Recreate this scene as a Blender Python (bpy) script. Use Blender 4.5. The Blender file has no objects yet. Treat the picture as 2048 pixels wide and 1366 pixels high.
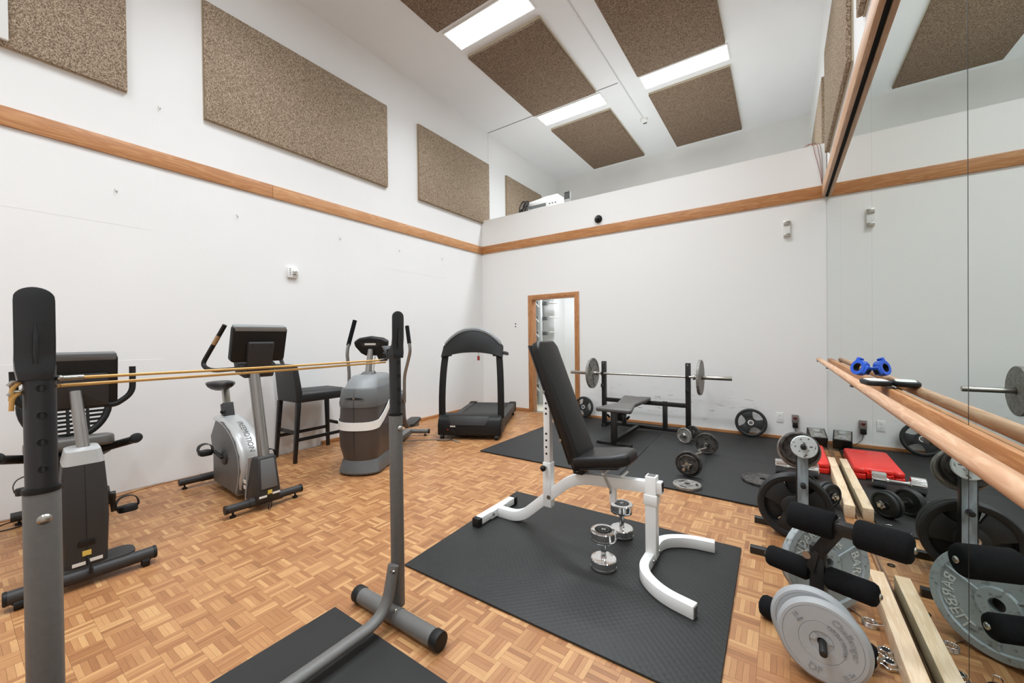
import bpy, bmesh, math, random
from mathutils import Vector, Matrix
random.seed(7)
PI = math.pi
SC = bpy.context.scene
COL = SC.collection
V = Vector

# ------------------------------------------------------------------ camera
FPX = 786.4658
CAM = V((4.8274, -6.0328, 1.3222)); YAW = 0.6017; PITCH = -0.0078; ROLL = -0.0115
_f = V((-math.sin(YAW)*math.cos(PITCH), math.cos(YAW)*math.cos(PITCH), math.sin(PITCH)))
_r0 = V((math.cos(YAW), math.sin(YAW), 0)); _u0 = _r0.cross(_f)
_r = _r0*math.cos(ROLL) + _u0*math.sin(ROLL); _u = -_r0*math.sin(ROLL) + _u0*math.cos(ROLL)
cd = bpy.data.cameras.new('camera'); cd.sensor_width = 36; cd.sensor_fit = 'HORIZONTAL'
cd.lens = FPX*36/2048; cd.clip_start = 0.02; cd.clip_end = 60
cam = bpy.data.objects.new('camera', cd); COL.objects.link(cam)
M = Matrix.Identity(4)
for i in range(3):
    M[i][0] = _r[i]; M[i][1] = _u[i]; M[i][2] = -_f[i]; M[i][3] = CAM[i]
cam.matrix_world = M
SC.camera = cam
# ------------------------------------------------------------------ world, exposure
w = bpy.data.worlds.new('world'); SC.world = w; w.use_nodes = True
w.node_tree.nodes['Background'].inputs[0].default_value = (0.8, 0.85, 0.9, 1)
w.node_tree.nodes['Background'].inputs[1].default_value = 0.3
SC.view_settings.view_transform = 'Standard'; SC.view_settings.look = 'None'
SC.view_settings.gamma = 1.0; SC.view_settings.use_curve_mapping = False
SC.view_settings.exposure = -0.02
LAMP = 10.0            # radiance of the troffer lenses
DOWN = 40.0; SPREAD = 124; LCOL = (.87, .94, 1.0)     # added area lamp at each troffer, narrowed to brighten the lower room
SC.cycles.max_bounces = 12; SC.cycles.diffuse_bounces = 6; SC.cycles.glossy_bounces = 6

# ------------------------------------------------------------------ helpers
def lin(c):
    return tuple(((x/255)/12.92 if x/255 <= 0.04045 else ((x/255+0.055)/1.055)**2.4) for x in c)

def mat(name, col, rough=.5, metal=0., var=0., vs=6., bump=0., bs=150., col2=None, thr=(.45, .65), st=(1, 1, 1), spec=.5, emit=0, detail=4):
    m = bpy.data.materials.new(name); m.use_nodes = True
    nt = m.node_tree; b = nt.nodes['Principled BSDF']
    c = lin(col)
    b.inputs['Base Color'].default_value = (*c, 1); b.inputs['Roughness'].default_value = rough
    b.inputs['Metallic'].default_value = metal; b.inputs['Specular IOR Level'].default_value = spec
    if emit:
        b.inputs['Emission Color'].default_value = (*c, 1); b.inputs['Emission Strength'].default_value = emit
    tc = mp = None
    if var or bump or col2:
        tc = nt.nodes.new('ShaderNodeTexCoord'); mp = nt.nodes.new('ShaderNodeMapping')
        mp.inputs['Scale'].default_value = st
        nt.links.new(tc.outputs['Object'], mp.inputs['Vector'])
    if var or col2:
        n = nt.nodes.new('ShaderNodeTexNoise'); n.inputs['Scale'].default_value = vs; n.inputs['Detail'].default_value = detail
        nt.links.new(mp.outputs[0], n.inputs['Vector'])
        r = nt.nodes.new('ShaderNodeValToRGB')
        if col2:
            r.color_ramp.elements[0].position = thr[0]; r.color_ramp.elements[1].position = thr[1]
            r.color_ramp.elements[0].color = (*c, 1); r.color_ramp.elements[1].color = (*lin(col2), 1)
        else:
            r.color_ramp.elements[0].position = .3; r.color_ramp.elements[1].position = .7
            r.color_ramp.elements[0].color = (*[x*(1-var) for x in c], 1); r.color_ramp.elements[1].color = (*[min(1, x*(1+var)) for x in c], 1)
        nt.links.new(n.outputs['Fac'], r.inputs[0]); nt.links.new(r.outputs[0], b.inputs['Base Color'])
    if bump:
        n2 = nt.nodes.new('ShaderNodeTexNoise'); n2.inputs['Scale'].default_value = bs; n2.inputs['Detail'].default_value = 2
        nt.links.new(mp.outputs[0], n2.inputs['Vector'])
        bp = nt.nodes.new('ShaderNodeBump'); bp.inputs['Strength'].default_value = bump; bp.inputs['Distance'].default_value = .004
        nt.links.new(n2.outputs['Fac'], bp.inputs['Height']); nt.links.new(bp.outputs[0], b.inputs['Normal'])
    return m

def wood(name, a, bcol, axis=0, scale=14., rough=.45, k=12):
    """oak with the grain along one object axis"""
    m = bpy.data.materials.new(name); m.use_nodes = True
    nt = m.node_tree; b = nt.nodes['Principled BSDF']; b.inputs['Roughness'].default_value = rough
    tc = nt.nodes.new('ShaderNodeTexCoord'); mp = nt.nodes.new('ShaderNodeMapping')
    s = [scale]*3; s[axis] = scale/k; mp.inputs['Scale'].default_value = s
    nt.links.new(tc.outputs['Object'], mp.inputs['Vector'])
    n = nt.nodes.new('ShaderNodeTexNoise'); n.inputs['Scale'].default_value = 1.6; n.inputs['Detail'].default_value = 6; n.inputs['Distortion'].default_value = 1.2
    nt.links.new(mp.outputs[0], n.inputs['Vector'])
    wv = nt.nodes.new('ShaderNodeMath'); wv.operation = 'MULTIPLY'; wv.inputs[1].default_value = 9
    nt.links.new(n.outputs['Fac'], wv.inputs[0])
    fr = nt.nodes.new('ShaderNodeMath'); fr.operation = 'PINGPONG'; fr.inputs[1].default_value = 1
    nt.links.new(wv.outputs[0], fr.inputs[0])
    r = nt.nodes.new('ShaderNodeValToRGB')
    r.color_ramp.elements[0].color = (*lin(a), 1); r.color_ramp.elements[1].color = (*lin(bcol), 1)
    r.color_ramp.elements[0].position = .0; r.color_ramp.elements[1].position = .7
    nt.links.new(fr.outputs[0], r.inputs[0]); nt.links.new(r.outputs[0], b.inputs['Base Color'])
    return m

class MB:
    """collects polygons; build() links them as one mesh object"""
    def __init__(s): s.v = []; s.f = []
    def add(s, vs, fs):
        o = len(s.v); s.v += [V(p) for p in vs]; s.f += [[i+o for i in f] for f in fs]; return s
    def hexa(s, p):  # 4 bottom ccw, 4 top ccw
        return s.add(p, [(3, 2, 1, 0), (4, 5, 6, 7), (0, 1, 5, 4), (1, 2, 6, 5), (2, 3, 7, 6), (3, 0, 4, 7)])
    def box(s, c, d, R=None):
        x, y, z = d[0]/2, d[1]/2, d[2]/2; c = V(c)
        p = [V(q) for q in ((-x, -y, -z), (x, -y, -z), (x, y, -z), (-x, y, -z), (-x, -y, z), (x, -y, z), (x, y, z), (-x, y, z))]
        if R is not None: p = [R @ q for q in p]
        return s.hexa([q+c for q in p])
    def b2(s, a, b):  # box from two corners
        return s.box([(a[i]+b[i])/2 for i in range(3)], [abs(b[i]-a[i]) for i in range(3)])
    def frame(s, d):
        d = V(d).normalized(); a = V((0, 0, 1)) if abs(d.z) < .95 else V((1, 0, 0))
        x = a.cross(d).normalized(); return x, d.cross(x), d
    def cyl(s, p0, p1, r0, r1=None, n=20, cap=True):
        p0, p1 = V(p0), V(p1); r1 = r0 if r1 is None else r1; x, y, d = s.frame(p1-p0)
        vs = []
        for p, r in ((p0, r0), (p1, r1)):
            vs += [p + (x*math.cos(2*PI*i/n) + y*math.sin(2*PI*i/n))*r for i in range(n)]
        fs = [(i, (i+1) % n, n+(i+1) % n, n+i) for i in range(n)]
        if cap: fs += [tuple(reversed(range(n))), tuple(range(n, 2*n))]
        return s.add(vs, fs)
    def lathe(s, c, axis, prof, n=32, close=False):
        """prof: list of (radius, height along axis)"""
        c = V(c); x, y, d = s.frame(axis); vs = []; fs = []; k = len(prof)
        for i in range(n):
            t = 2*PI*i/n; e = x*math.cos(t)+y*math.sin(t)
            vs += [c + e*r + d*h for r, h in prof]
        for i in range(n):
            j = (i+1) % n
            for q in range(k if close else k-1):
                q2 = (q+1) % k; fs.append((i*k+q, j*k+q, j*k+q2, i*k+q2))
        s.add(vs, fs)
        if not close:
            o = len(s.v)-n*k
            if prof[0][0] > 1e-5: s.f.append([o+i*k for i in reversed(range(n))])
            if prof[-1][0] > 1e-5: s.f.append([o+i*k+k-1 for i in range(n)])
        return s
    def tube(s, pts, r, n=10, closed=False, sec=None, up=None):
        """sweep a circle (or section sec, list of (a,b)) along pts"""
        pts = [V(p) for p in pts]; m = len(pts); rs = r if isinstance(r, (list, tuple)) else [r]*m
        T = []
        for i in range(m):
            a = pts[(i-1) % m] if closed or i > 0 else pts[i]; b = pts[(i+1) % m] if closed or i < m-1 else pts[i]
            T.append((b-a).normalized())
        x, y, _ = s.frame(T[0])
        if up is not None:
            y = (V(up) - T[0]*V(up).dot(T[0])).normalized(); x = y.cross(T[0])
        vs = []; nn = len(sec) if sec else n
        for i in range(m):
            if i: 
                ax = T[i-1].cross(T[i])
                if ax.length > 1e-7:
                    q = Matrix.Rotation(T[i-1].angle(T[i]), 3, ax.normalized()); x = q @ x; y = q @ y
            if up is not None:
                yy = V(up) - T[i]*V(up).dot(T[i])
                if yy.length > 1e-4: y = yy.normalized(); x = y.cross(T[i])
            # mitre scale
            if sec: vs += [pts[i] + x*a*rs[i] + y*b*rs[i] for a, b in sec]
            else: vs += [pts[i] + (x*math.cos(2*PI*k/nn) + y*math.sin(2*PI*k/nn))*rs[i] for k in range(nn)]
        fs = []
        for i in range(m if closed else m-1):
            j = (i+1) % m
            for k in range(nn): fs.append((i*nn+k, i*nn+(k+1) % nn, j*nn+(k+1) % nn, j*nn+k))
        if not closed: fs += [tuple(reversed(range(nn))), tuple(range((m-1)*nn, m*nn))]
        return s.add(vs, fs)
    def rect(s, pts, wd, ht, up=(0, 0, 1)):
        a, b = wd/2, ht/2
        return s.tube(pts, 1., sec=[(-a, -b), (a, -b), (a, b), (-a, b)], up=up)
    def prism(s, poly, o, ex, ey, ez, h0, h1):
        """polygon in plane (ex,ey) through o, extruded along ez from h0 to h1"""
        o, ex, ey, ez = V(o), V(ex), V(ey), V(ez); n = len(poly)
        vs = [o+ex*a+ey*b+ez*h0 for a, b in poly] + [o+ex*a+ey*b+ez*h1 for a, b in poly]
        return s.add(vs, [tuple(reversed(range(n))), tuple(range(n, 2*n))] + [(i, (i+1) % n, n+(i+1) % n, n+i) for i in range(n)])
    def loft(s, rings, cap=True):
        n = len(rings[0]); vs = [p for r in rings for p in r]; fs = []
        for i in range(len(rings)-1):
            for k in range(n): fs.append((i*n+k, i*n+(k+1) % n, (i+1)*n+(k+1) % n, (i+1)*n+k))
        if cap: fs += [tuple(reversed(range(n))), tuple(range((len(rings)-1)*n, len(rings)*n))]
        return s.add(vs, fs)
    def ball(s, c, r, n=14, sc=(1, 1, 1)):
        c = V(c); m = n//2; prof = [(math.sin(PI*i/m), -math.cos(PI*i/m)) for i in range(m+1)]
        vs = []; fs = []
        for i in range(n):
            t = 2*PI*i/n
            vs += [c + V((a*math.cos(t)*r*sc[0], a*math.sin(t)*r*sc[1], b*r*sc[2])) for a, b in prof]
        k = m+1
        for i in range(n):
            j = (i+1) % n
            for q in range(m): fs.append((i*k+q, j*k+q, j*k+q+1, i*k+q+1))
        return s.add(vs, fs)
    def ring(s, c, axis, R, r, n=32, k=8):
        return s.lathe(c, axis, [(R+r*math.cos(2*PI*i/k), r*math.sin(2*PI*i/k)) for i in range(k)], n, close=True)
    def build(s, name, m, parent=None, bevel=0, seg=2, smooth=38, weld=True):
        me = bpy.data.meshes.new(name); me.from_pydata([tuple(p) for p in s.v], [], s.f)
        bm = bmesh.new(); bm.from_mesh(me)
        if weld: bmesh.ops.remove_doubles(bm, verts=bm.verts, dist=1e-6)
        bmesh.ops.dissolve_degenerate(bm, edges=bm.edges, dist=1e-6)
        bmesh.ops.recalc_face_normals(bm, faces=bm.faces)
        if bevel:
            es = [e for e in bm.edges if len(e.link_faces) == 2 and e.calc_face_angle(0) > .5]
            bmesh.ops.bevel(bm, geom=es, offset=bevel, segments=seg, profile=.5, affect='EDGES', clamp_overlap=True)
        bm.to_mesh(me); bm.free()
        if smooth:
            me.polygons.foreach_set('use_smooth', [True]*len(me.polygons))
            me.set_sharp_from_angle(angle=math.radians(smooth))
        o = bpy.data.objects.new(name, me); COL.objects.link(o)
        if m: me.materials.append(m)
        if parent: o.parent = parent
        return o

def fillet(pts, r, n=6):
    pts = [V(p) for p in pts]; out = [pts[0]]
    for i in range(1, len(pts)-1):
        a, b, c = pts[i-1], pts[i], pts[i+1]; d1 = (a-b); d2 = (c-b)
        q = min(r if not isinstance(r, (list, tuple)) else r[i-1], d1.length*.49, d2.length*.49)
        p0 = b+d1.normalized()*q; p2 = b+d2.normalized()*q
        for k in range(n+1):
            t = k/n; out.append(p0*(1-t)**2 + b*2*t*(1-t) + p2*t*t)
    out.append(pts[-1]); return out

def spline(pts, n=6):
    P = [V(p) for p in pts]; P = [P[0]*2-P[1]] + P + [P[-1]*2-P[-2]]; out = []
    for i in range(1, len(P)-2):
        for k in range(n):
            t = k/n
            out.append(.5*((2*P[i]) + (P[i+1]-P[i-1])*t + (2*P[i-1]-5*P[i]+4*P[i+1]-P[i+2])*t*t + (3*P[i]-P[i-1]-3*P[i+1]+P[i+2])*t**3))
    out.append(P[-2]); return out

def rrect(w, h, r, n=4):
    """rounded rectangle polygon"""
    out = []
    for cx, cy, a0 in ((w/2-r, h/2-r, 0), (-w/2+r, h/2-r, PI/2), (-w/2+r, -h/2+r, PI), (w/2-r, -h/2+r, 1.5*PI)):
        for k in range(n+1):
            a = a0 + PI/2*k/n; out.append((cx+r*math.cos(a), cy+r*math.sin(a)))
    return out

def thing(name, label, cat, loc=(0, 0, 0), rz=0, group=None):
    o = bpy.data.objects.new(name, None); COL.objects.link(o); o.empty_display_size = .1
    o.location = loc; o.rotation_euler = (0, 0, rz); o['label'] = label; o['category'] = cat
    if group: o['group'] = group
    return o

def tag(o, label, cat, group=None, loc=None, rot=None):
    o['label'] = label; o['category'] = cat
    if group: o['group'] = group
    if loc is not None: o.location = loc
    if rot is not None: o.rotation_euler = rot
    return o

def struct(o): o['kind'] = 'structure'; return o

def copy_tree(o, parent=None):
    c = o.copy(); COL.objects.link(c); c.parent = parent
    for ch in [x for x in bpy.data.objects if x.parent == o]: copy_tree(ch, c)
    return c

def text_pts(body, size, ext=.001):
    cu = bpy.data.curves.new('lettering', 'FONT'); cu.body = body; cu.size = size; cu.extrude = ext
    cu.align_x = 'CENTER'; cu.align_y = 'CENTER'; cu.resolution_u = 3
    o = bpy.data.objects.new('lettering', cu)
    me = bpy.data.meshes.new_from_object(o)
    vs = [v.co.copy() for v in me.vertices]; fs = [list(p.vertices) for p in me.polygons]
    bpy.data.objects.remove(o); bpy.data.curves.remove(cu); bpy.data.meshes.remove(me)
    return vs, fs

def letter(body, size, fn, name, m, parent, ext=.001):
    """lettering whose points (x, y, z) pass through fn"""
    vs, fs = text_pts(body, size, ext)
    mb = MB(); mb.add([fn(p) for p in vs], fs)
    return mb.build(name, m, parent, smooth=0)

# ------------------------------------------------------------------ room numbers (metres)
W = 5.275; ZT = 3.115; ZB = 2.968; HALF = 3.618; ZC = 5.432; YF = 3.156; Y0 = -8.2; MT = .016

# ------------------------------------------------------------------ materials
m_wall = mat('white wall paint', (232, 231, 229), .6, var=.012, vs=1.5, bump=.04, bs=60)
m_ceil = mat('ceiling paint', (230, 230, 230), .7, var=.01, vs=2, bump=.05, bs=90)
m_grey = mat('loft paint', (226, 225, 221), .7, var=.02, vs=2)
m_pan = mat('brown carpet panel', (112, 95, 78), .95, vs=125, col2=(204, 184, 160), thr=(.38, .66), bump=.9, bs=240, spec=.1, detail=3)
m_pan_shaded = mat('brown carpet panel with painted shade', (98, 81, 67), .95, vs=85, col2=(156, 135, 116), thr=(.38, .66), bump=.7, bs=220, spec=.1, detail=3)  # same carpet as the wall panels, darkened to paint in the ceiling's shade
m_edge = mat('panel backing', (196, 184, 160), .8, var=.05)
m_oakx = wood('oak board along x', (196, 142, 92), (176, 118, 70), 0)
m_oaky = wood('oak board along y', (196, 142, 94), (176, 120, 74), 1)
m_oaky2 = wood('pale oak board along y', (206, 156, 110), (188, 134, 88), 1)
m_oakz = wood('oak board along z', (196, 140, 90), (168, 112, 66), 2)
m_oakq = wood('bleached oak trim', (206, 166, 130), (190, 146, 108), 1)
m_oakp = wood('pale pink oak rail', (216, 176, 142), (198, 150, 114), 1, 18)
m_pine = wood('pale pine lumber', (232, 208, 178), (220, 190, 154), 1, 20)
m_strip = wood('dark mirror strip', (150, 112, 78), (110, 78, 52), 1)
m_white = mat('white enamel', (238, 238, 236), .35, var=.01)
m_wpl = mat('white plastic', (232, 232, 228), .45)
m_lens = mat('lit troffer lens', (238, 247, 255), .4, emit=LAMP)
m_stand = mat('black enamel', (36, 38, 42), .38, var=.06, vs=8)
m_blk = mat('black steel', (25, 24, 23), .42, var=.15, vs=12)
m_blk2 = mat('black plastic', (24, 23, 22), .5, var=.08, vs=8, bump=.06, bs=500, spec=.3)
m_char = mat('charcoal plastic', (48, 46, 45), .5, var=.05, vs=8, bump=.06, bs=400, spec=.35)
m_dgrey = mat('dark grey plastic', (92, 93, 93), .45, var=.04, vs=8)
m_gpl = mat('mid grey plastic', (126, 128, 128), .45, var=.03, vs=8)
m_gtube = mat('grey hammered powder coat', (100, 98, 95), .45, var=.06, vs=60, bump=.12, bs=600)
m_silver = mat('satin silver paint', (186, 186, 184), .35, .35, var=.02)
m_brush = mat('brushed steel', (152, 149, 146), .3, .88, var=.05, vs=30, st=(1, 1, .05))
m_chrome = mat('chrome', (225, 225, 225), .08, 1.)
m_steel = mat('worn steel', (172, 168, 160), .28, 1., var=.1, vs=40)
m_vinyl = mat('black vinyl', (21, 20, 20), .36, var=.06, vs=5, bump=.1, bs=900, spec=.4)
m_vin2 = mat('worn grey black vinyl', (88, 85, 81), .42, var=.08, vs=6, bump=.1, bs=700)
m_leath = mat('black leatherette', (32, 31, 30), .5, var=.1, vs=6, bump=.12, bs=600)
m_dwood = mat('black stained wood', (24, 22, 21), .4, var=.15, vs=10)
m_foam = mat('black foam', (26, 26, 27), .95, var=.12, vs=60, bump=.8, bs=700, spec=.15)
m_mat = mat('black rubber mat', (43, 42, 41), .65, var=.1, vs=3, bump=.25, bs=420, spec=.3)
m_iron = mat('worn grey cast iron', (168, 170, 168), .55, .2, vs=22, col2=(112, 106, 98), thr=(.5, .62), bump=.3, bs=160)
m_ironr = mat('pale chipped paint iron', (206, 211, 210), .55, .1, vs=60, col2=(92, 86, 78), thr=(.60, .66), bump=.25, bs=120)
m_ironf = mat('silver painted iron field', (160, 167, 168), .5, .15, vs=45, col2=(112, 110, 106), thr=(.56, .72), bump=.3, bs=140)
m_lett = mat('worn silver lettering with painted light', (216, 218, 214), .5, .1, vs=70, col2=(150, 148, 142), thr=(.52, .66))  # worn, and lightened to paint the light on the raised letter tops
m_irond = mat('dark cast iron', (82, 78, 74), .5, .3, vs=30, col2=(48, 43, 40), thr=(.42, .6), bump=.4, bs=200)
m_ironm = mat('plain grey iron', (150, 147, 140), .5, .25, vs=30, col2=(122, 117, 110), thr=(.4, .6), bump=.25, bs=260)
m_rubp = mat('black rubber plate', (28, 28, 27), .55, var=.1, vs=10, bump=.15, bs=300)
m_vplate = mat('grey vinyl plate', (160, 162, 163), .5, var=.03, vs=9, bump=.12, bs=300)
m_rawp = mat('blue grey worn paint', (156, 166, 172), .5, .1, vs=30, col2=(122, 128, 130), thr=(.42, .62), st=(1, 1, .2))
m_red = mat('red moulded plastic', (226, 44, 34), .4, var=.03)
m_blue = mat('blue plastic', (28, 84, 196), .35)
m_tan = mat('amber latex tube', (214, 166, 92), .4, var=.05, vs=20)
m_yel = mat('yellow warning sticker', (214, 186, 88), .5)
m_paper = mat('white sticker', (222, 220, 214), .6)
m_dark = mat('black opening', (12, 12, 12), .8)
m_cord = mat('brown cord', (150, 108, 70), .5)
m_gcord = mat('grey brown flat cord', (120, 108, 98), .6)
m_beige = mat('beige storage floor', (214, 208, 190), .6, var=.03)
m_mirror = mat('mirror silvering', (216, 224, 220), .0, 1.)
m_glassedge = mat('green glass edge', (120, 140, 128), .2)

# tread-plate relief on the middle mat
m_tread = mat('diamond tread rubber', (39, 39, 38), .52, var=.1, vs=3, spec=.35)
nt = m_tread.node_tree; b = nt.nodes['Principled BSDF']
tc = nt.nodes.new('ShaderNodeTexCoord'); mp = nt.nodes.new('ShaderNodeMapping'); mp.inputs['Scale'].default_value = (40, 40, 0); mp.inputs['Rotation'].default_value = (0, 0, PI/4)
ck = nt.nodes.new('ShaderNodeTexVoronoi'); ck.inputs['Scale'].default_value = 1.0; ck.inputs['Randomness'].default_value = 0.0
bp = nt.nodes.new('ShaderNodeBump'); bp.inputs['Strength'].default_value = .5; bp.inputs['Distance'].default_value = .003
nt.links.new(tc.outputs['Object'], mp.inputs[0]); nt.links.new(mp.outputs[0], ck.inputs['Vector'])
nt.links.new(ck.outputs['Distance'], bp.inputs['Height']); nt.links.new(bp.outputs[0], b.inputs['Normal'])

# scuffs on the back wall behind the barbell
m_back = mat('scuffed white wall paint', (240, 239, 237), .6)
nt = m_back.node_tree; b = nt.nodes['Principled BSDF']
ge = nt.nodes.new('ShaderNodeNewGeometry'); mp = nt.nodes.new('ShaderNodeMapping'); mp.inputs['Scale'].default_value = (5, 1, 26)
nt.links.new(ge.outputs['Position'], mp.inputs[0])
n1 = nt.nodes.new('ShaderNodeTexNoise'); n1.inputs['Scale'].default_value = 1.0; n1.inputs['Detail'].default_value = 7; nt.links.new(mp.outputs[0], n1.inputs['Vector'])
r1 = nt.nodes.new('ShaderNodeValToRGB'); r1.color_ramp.elements[0].position = .6; r1.color_ramp.elements[1].position = .72; nt.links.new(n1.outputs['Fac'], r1.inputs[0])
sx = nt.nodes.new('ShaderNodeSeparateXYZ'); nt.links.new(ge.outputs['Position'], sx.inputs[0])
def band(out, a, b_, c, d):
    m1 = nt.nodes.new('ShaderNodeMapRange'); m1.inputs[1].default_value = a; m1.inputs[2].default_value = b_; nt.links.new(out, m1.inputs[0])
    m2 = nt.nodes.new('ShaderNodeMapRange'); m2.inputs[1].default_value = d; m2.inputs[2].default_value = c; nt.links.new(out, m2.inputs[0])
    mm = nt.nodes.new('ShaderNodeMath'); mm.operation = 'MULTIPLY'; nt.links.new(m1.outputs[0], mm.inputs[0]); nt.links.new(m2.outputs[0], mm.inputs[1]); return mm.outputs[0]
bx_, bz_ = band(sx.outputs[0], 2.1, 2.5, 4.3, 4.8), band(sx.outputs[2], .12, .2, .46, .62)
q = nt.nodes.new('ShaderNodeMath'); q.operation = 'MULTIPLY'; nt.links.new(bx_, q.inputs[0]); nt.links.new(bz_, q.inputs[1])
q2 = nt.nodes.new('ShaderNodeMath'); q2.operation = 'MULTIPLY'; nt.links.new(q.outputs[0], q2.inputs[0]); nt.links.new(r1.outputs[0], q2.inputs[1])
mx = nt.nodes.new('ShaderNodeMix'); mx.data_type = 'RGBA'; mx.inputs[6].default_value = (*lin((240, 239, 236)), 1); mx.inputs[7].default_value = (*lin((150, 146, 142)), 1)
nt.links.new(q2.outputs[0], mx.inputs[0]); nt.links.new(mx.outputs[2], b.inputs['Base Color'])

# parquet: colour varies finger by finger
m_parq = bpy.data.materials.new('oak mosaic parquet'); m_parq.use_nodes = True
nt = m_parq.node_tree; b = nt.nodes['Principled BSDF']; b.inputs['Roughness'].default_value = .42
ge = nt.nodes.new('ShaderNodeNewGeometry'); oi = nt.nodes.new('ShaderNodeObjectInfo'); cx = nt.nodes.new('ShaderNodeCombineXYZ')
nt.links.new(ge.outputs['Random Per Island'], cx.inputs[0]); nt.links.new(oi.outputs['Random'], cx.inputs[1])
wn = nt.nodes.new('ShaderNodeTexWhiteNoise'); wn.noise_dimensions = '3D'; nt.links.new(cx.outputs[0], wn.inputs['Vector'])
rp = nt.nodes.new('ShaderNodeValToRGB'); cr = rp.color_ramp
cr.elements[0].position = 0; cr.elements[0].color = (*lin((142, 95, 58)), 1)
cr.elements[1].position = 1; cr.elements[1].color = (*lin((192, 147, 98)), 1)
for p_, c_ in ((.12, (155, 104, 64)), (.4, (163, 114, 72)), (.75, (176, 127, 82))):
    e = cr.elements.new(p_); e.color = (*lin(c_), 1)
nt.links.new(wn.outputs['Value'], rp.inputs[0])
uv = nt.nodes.new('ShaderNodeUVMap'); uv.uv_map = 'grain'
ad = nt.nodes.new('ShaderNodeVectorMath'); ad.operation = 'ADD'; nt.links.new(uv.outputs[0], ad.inputs[0])
sc_ = nt.nodes.new('ShaderNodeVectorMath'); sc_.operation = 'SCALE'; sc_.inputs['Scale'].default_value = 37.; nt.links.new(wn.outputs['Color'], sc_.inputs[0]); nt.links.new(sc_.outputs[0], ad.inputs[1])
mp = nt.nodes.new('ShaderNodeMapping'); mp.inputs['Scale'].default_value = (18, 320, 1); nt.links.new(ad.outputs[0], mp.inputs[0])
n1 = nt.nodes.new('ShaderNodeTexNoise'); n1.inputs['Scale'].default_value = 1; n1.inputs['Detail'].default_value = 5; nt.links.new(mp.outputs[0], n1.inputs['Vector'])
r2 = nt.nodes.new('ShaderNodeMapRange'); r2.inputs[1].default_value = .3; r2.inputs[2].default_value = .75; r2.inputs[3].default_value = 1.08; r2.inputs[4].default_value = .85; nt.links.new(n1.outputs['Fac'], r2.inputs[0])
mu = nt.nodes.new('ShaderNodeVectorMath'); mu.operation = 'SCALE'; nt.links.new(rp.outputs[0], mu.inputs[0]); nt.links.new(r2.outputs[0], mu.inputs['Scale'])
nt.links.new(mu.outputs[0], b.inputs['Base Color'])

# ------------------------------------------------------------------ floor of mosaic parquet
BS = .110; NF = 5; OX = .008; OY = -.023
fl = MB(); fl.b2((-.1, Y0, -.1), (W+.1, .0, -.006))
floor = struct(fl.build('floor', mat('floor subfloor', (96, 64, 40), .7, var=.1), smooth=0))
def fingers(mb, uvs, cx, cy, along_x):
    fw = BS/NF; g = .0003
    for k in range(NF):
        a, b_ = -BS/2+g*1.3, BS/2-g*1.3; c, d = -BS/2+k*fw+g, -BS/2+(k+1)*fw-g; dz = random.uniform(-.0006, 0)
        q = [(a, c), (b_, c), (b_, d), (a, d)] if along_x else [(c, a), (d, a), (d, b_), (c, b_)]
        vs = [(cx+x, cy+y, -.006) for x, y in q] + [(cx+x, cy+y, dz) for x, y in q]
        mb.add(vs, [(4, 5, 6, 7), (0, 1, 5, 4), (1, 2, 6, 5), (2, 3, 7, 6), (3, 0, 4, 7)])
        for x, y in q+q: uvs.append((x, y) if along_x else (y, x))
def finish_parquet(mb, uvs, name):
    me = bpy.data.meshes.new(name); me.from_pydata([tuple(p) for p in mb.v], [], mb.f); me.materials.append(m_parq)
    ul = me.uv_layers.new(name='grain')
    for lp in me.loops: ul.data[lp.index].uv = uvs[lp.vertex_index]
    return me
def to_px(P):
    d = V(P)-CAM; z = d.dot(_f)
    return (1024+FPX*d.dot(_r)/z, 683-FPX*d.dot(_u)/z, z) if z > .05 else (1e6, 1e6, z)
MATS = ((1.9, 5.3, -2.5, 0), (2.95, 4.63, -4.52, -3.24), (3.0, 4.3, -6.8, -4.94))
cells = []
for i in range(-1, int(W/BS)+1):
    for j in range(int(Y0/BS), 1):
        x, y = OX+(i+.5)*BS, OY+(j+.5)*BS
        if x-BS/2 < -.05 or x+BS/2 > W+.06 or y+BS/2 > .03 or y-BS/2 < Y0: continue
        u, v, z = to_px((x, y, 0))
        vis = 112 < u < 2060 and v < 1385 and z > .2 and not any(a < x < b and c < y < d for a, b, c, d in MATS)
        cells.append((-(1/z**3) if vis else 1, x, y, (i+j) % 2 == 0))
cells.sort()
pm = []
for a in (True, False):
    for t in range(3):
        mb = MB(); uvs = []; fingers(mb, uvs, 0, 0, a); pm.append(finish_parquet(mb, uvs, 'parquet_block'))
rest = MB(); ruv = []
for n_, (k, x, y, a) in enumerate(cells):
    if n_ < 300 and k < 0:
        o = bpy.data.objects.new('parquet_block', pm[(0 if a else 3)+n_ % 3]); COL.objects.link(o); o.parent = floor; o.location = (x, y, 0)
    else: fingers(rest, ruv, x, y, a)
o = bpy.data.objects.new('parquet_field', finish_parquet(rest, ruv, 'parquet_field')); COL.objects.link(o); o.parent = floor; o['kind'] = 'stuff'

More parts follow.
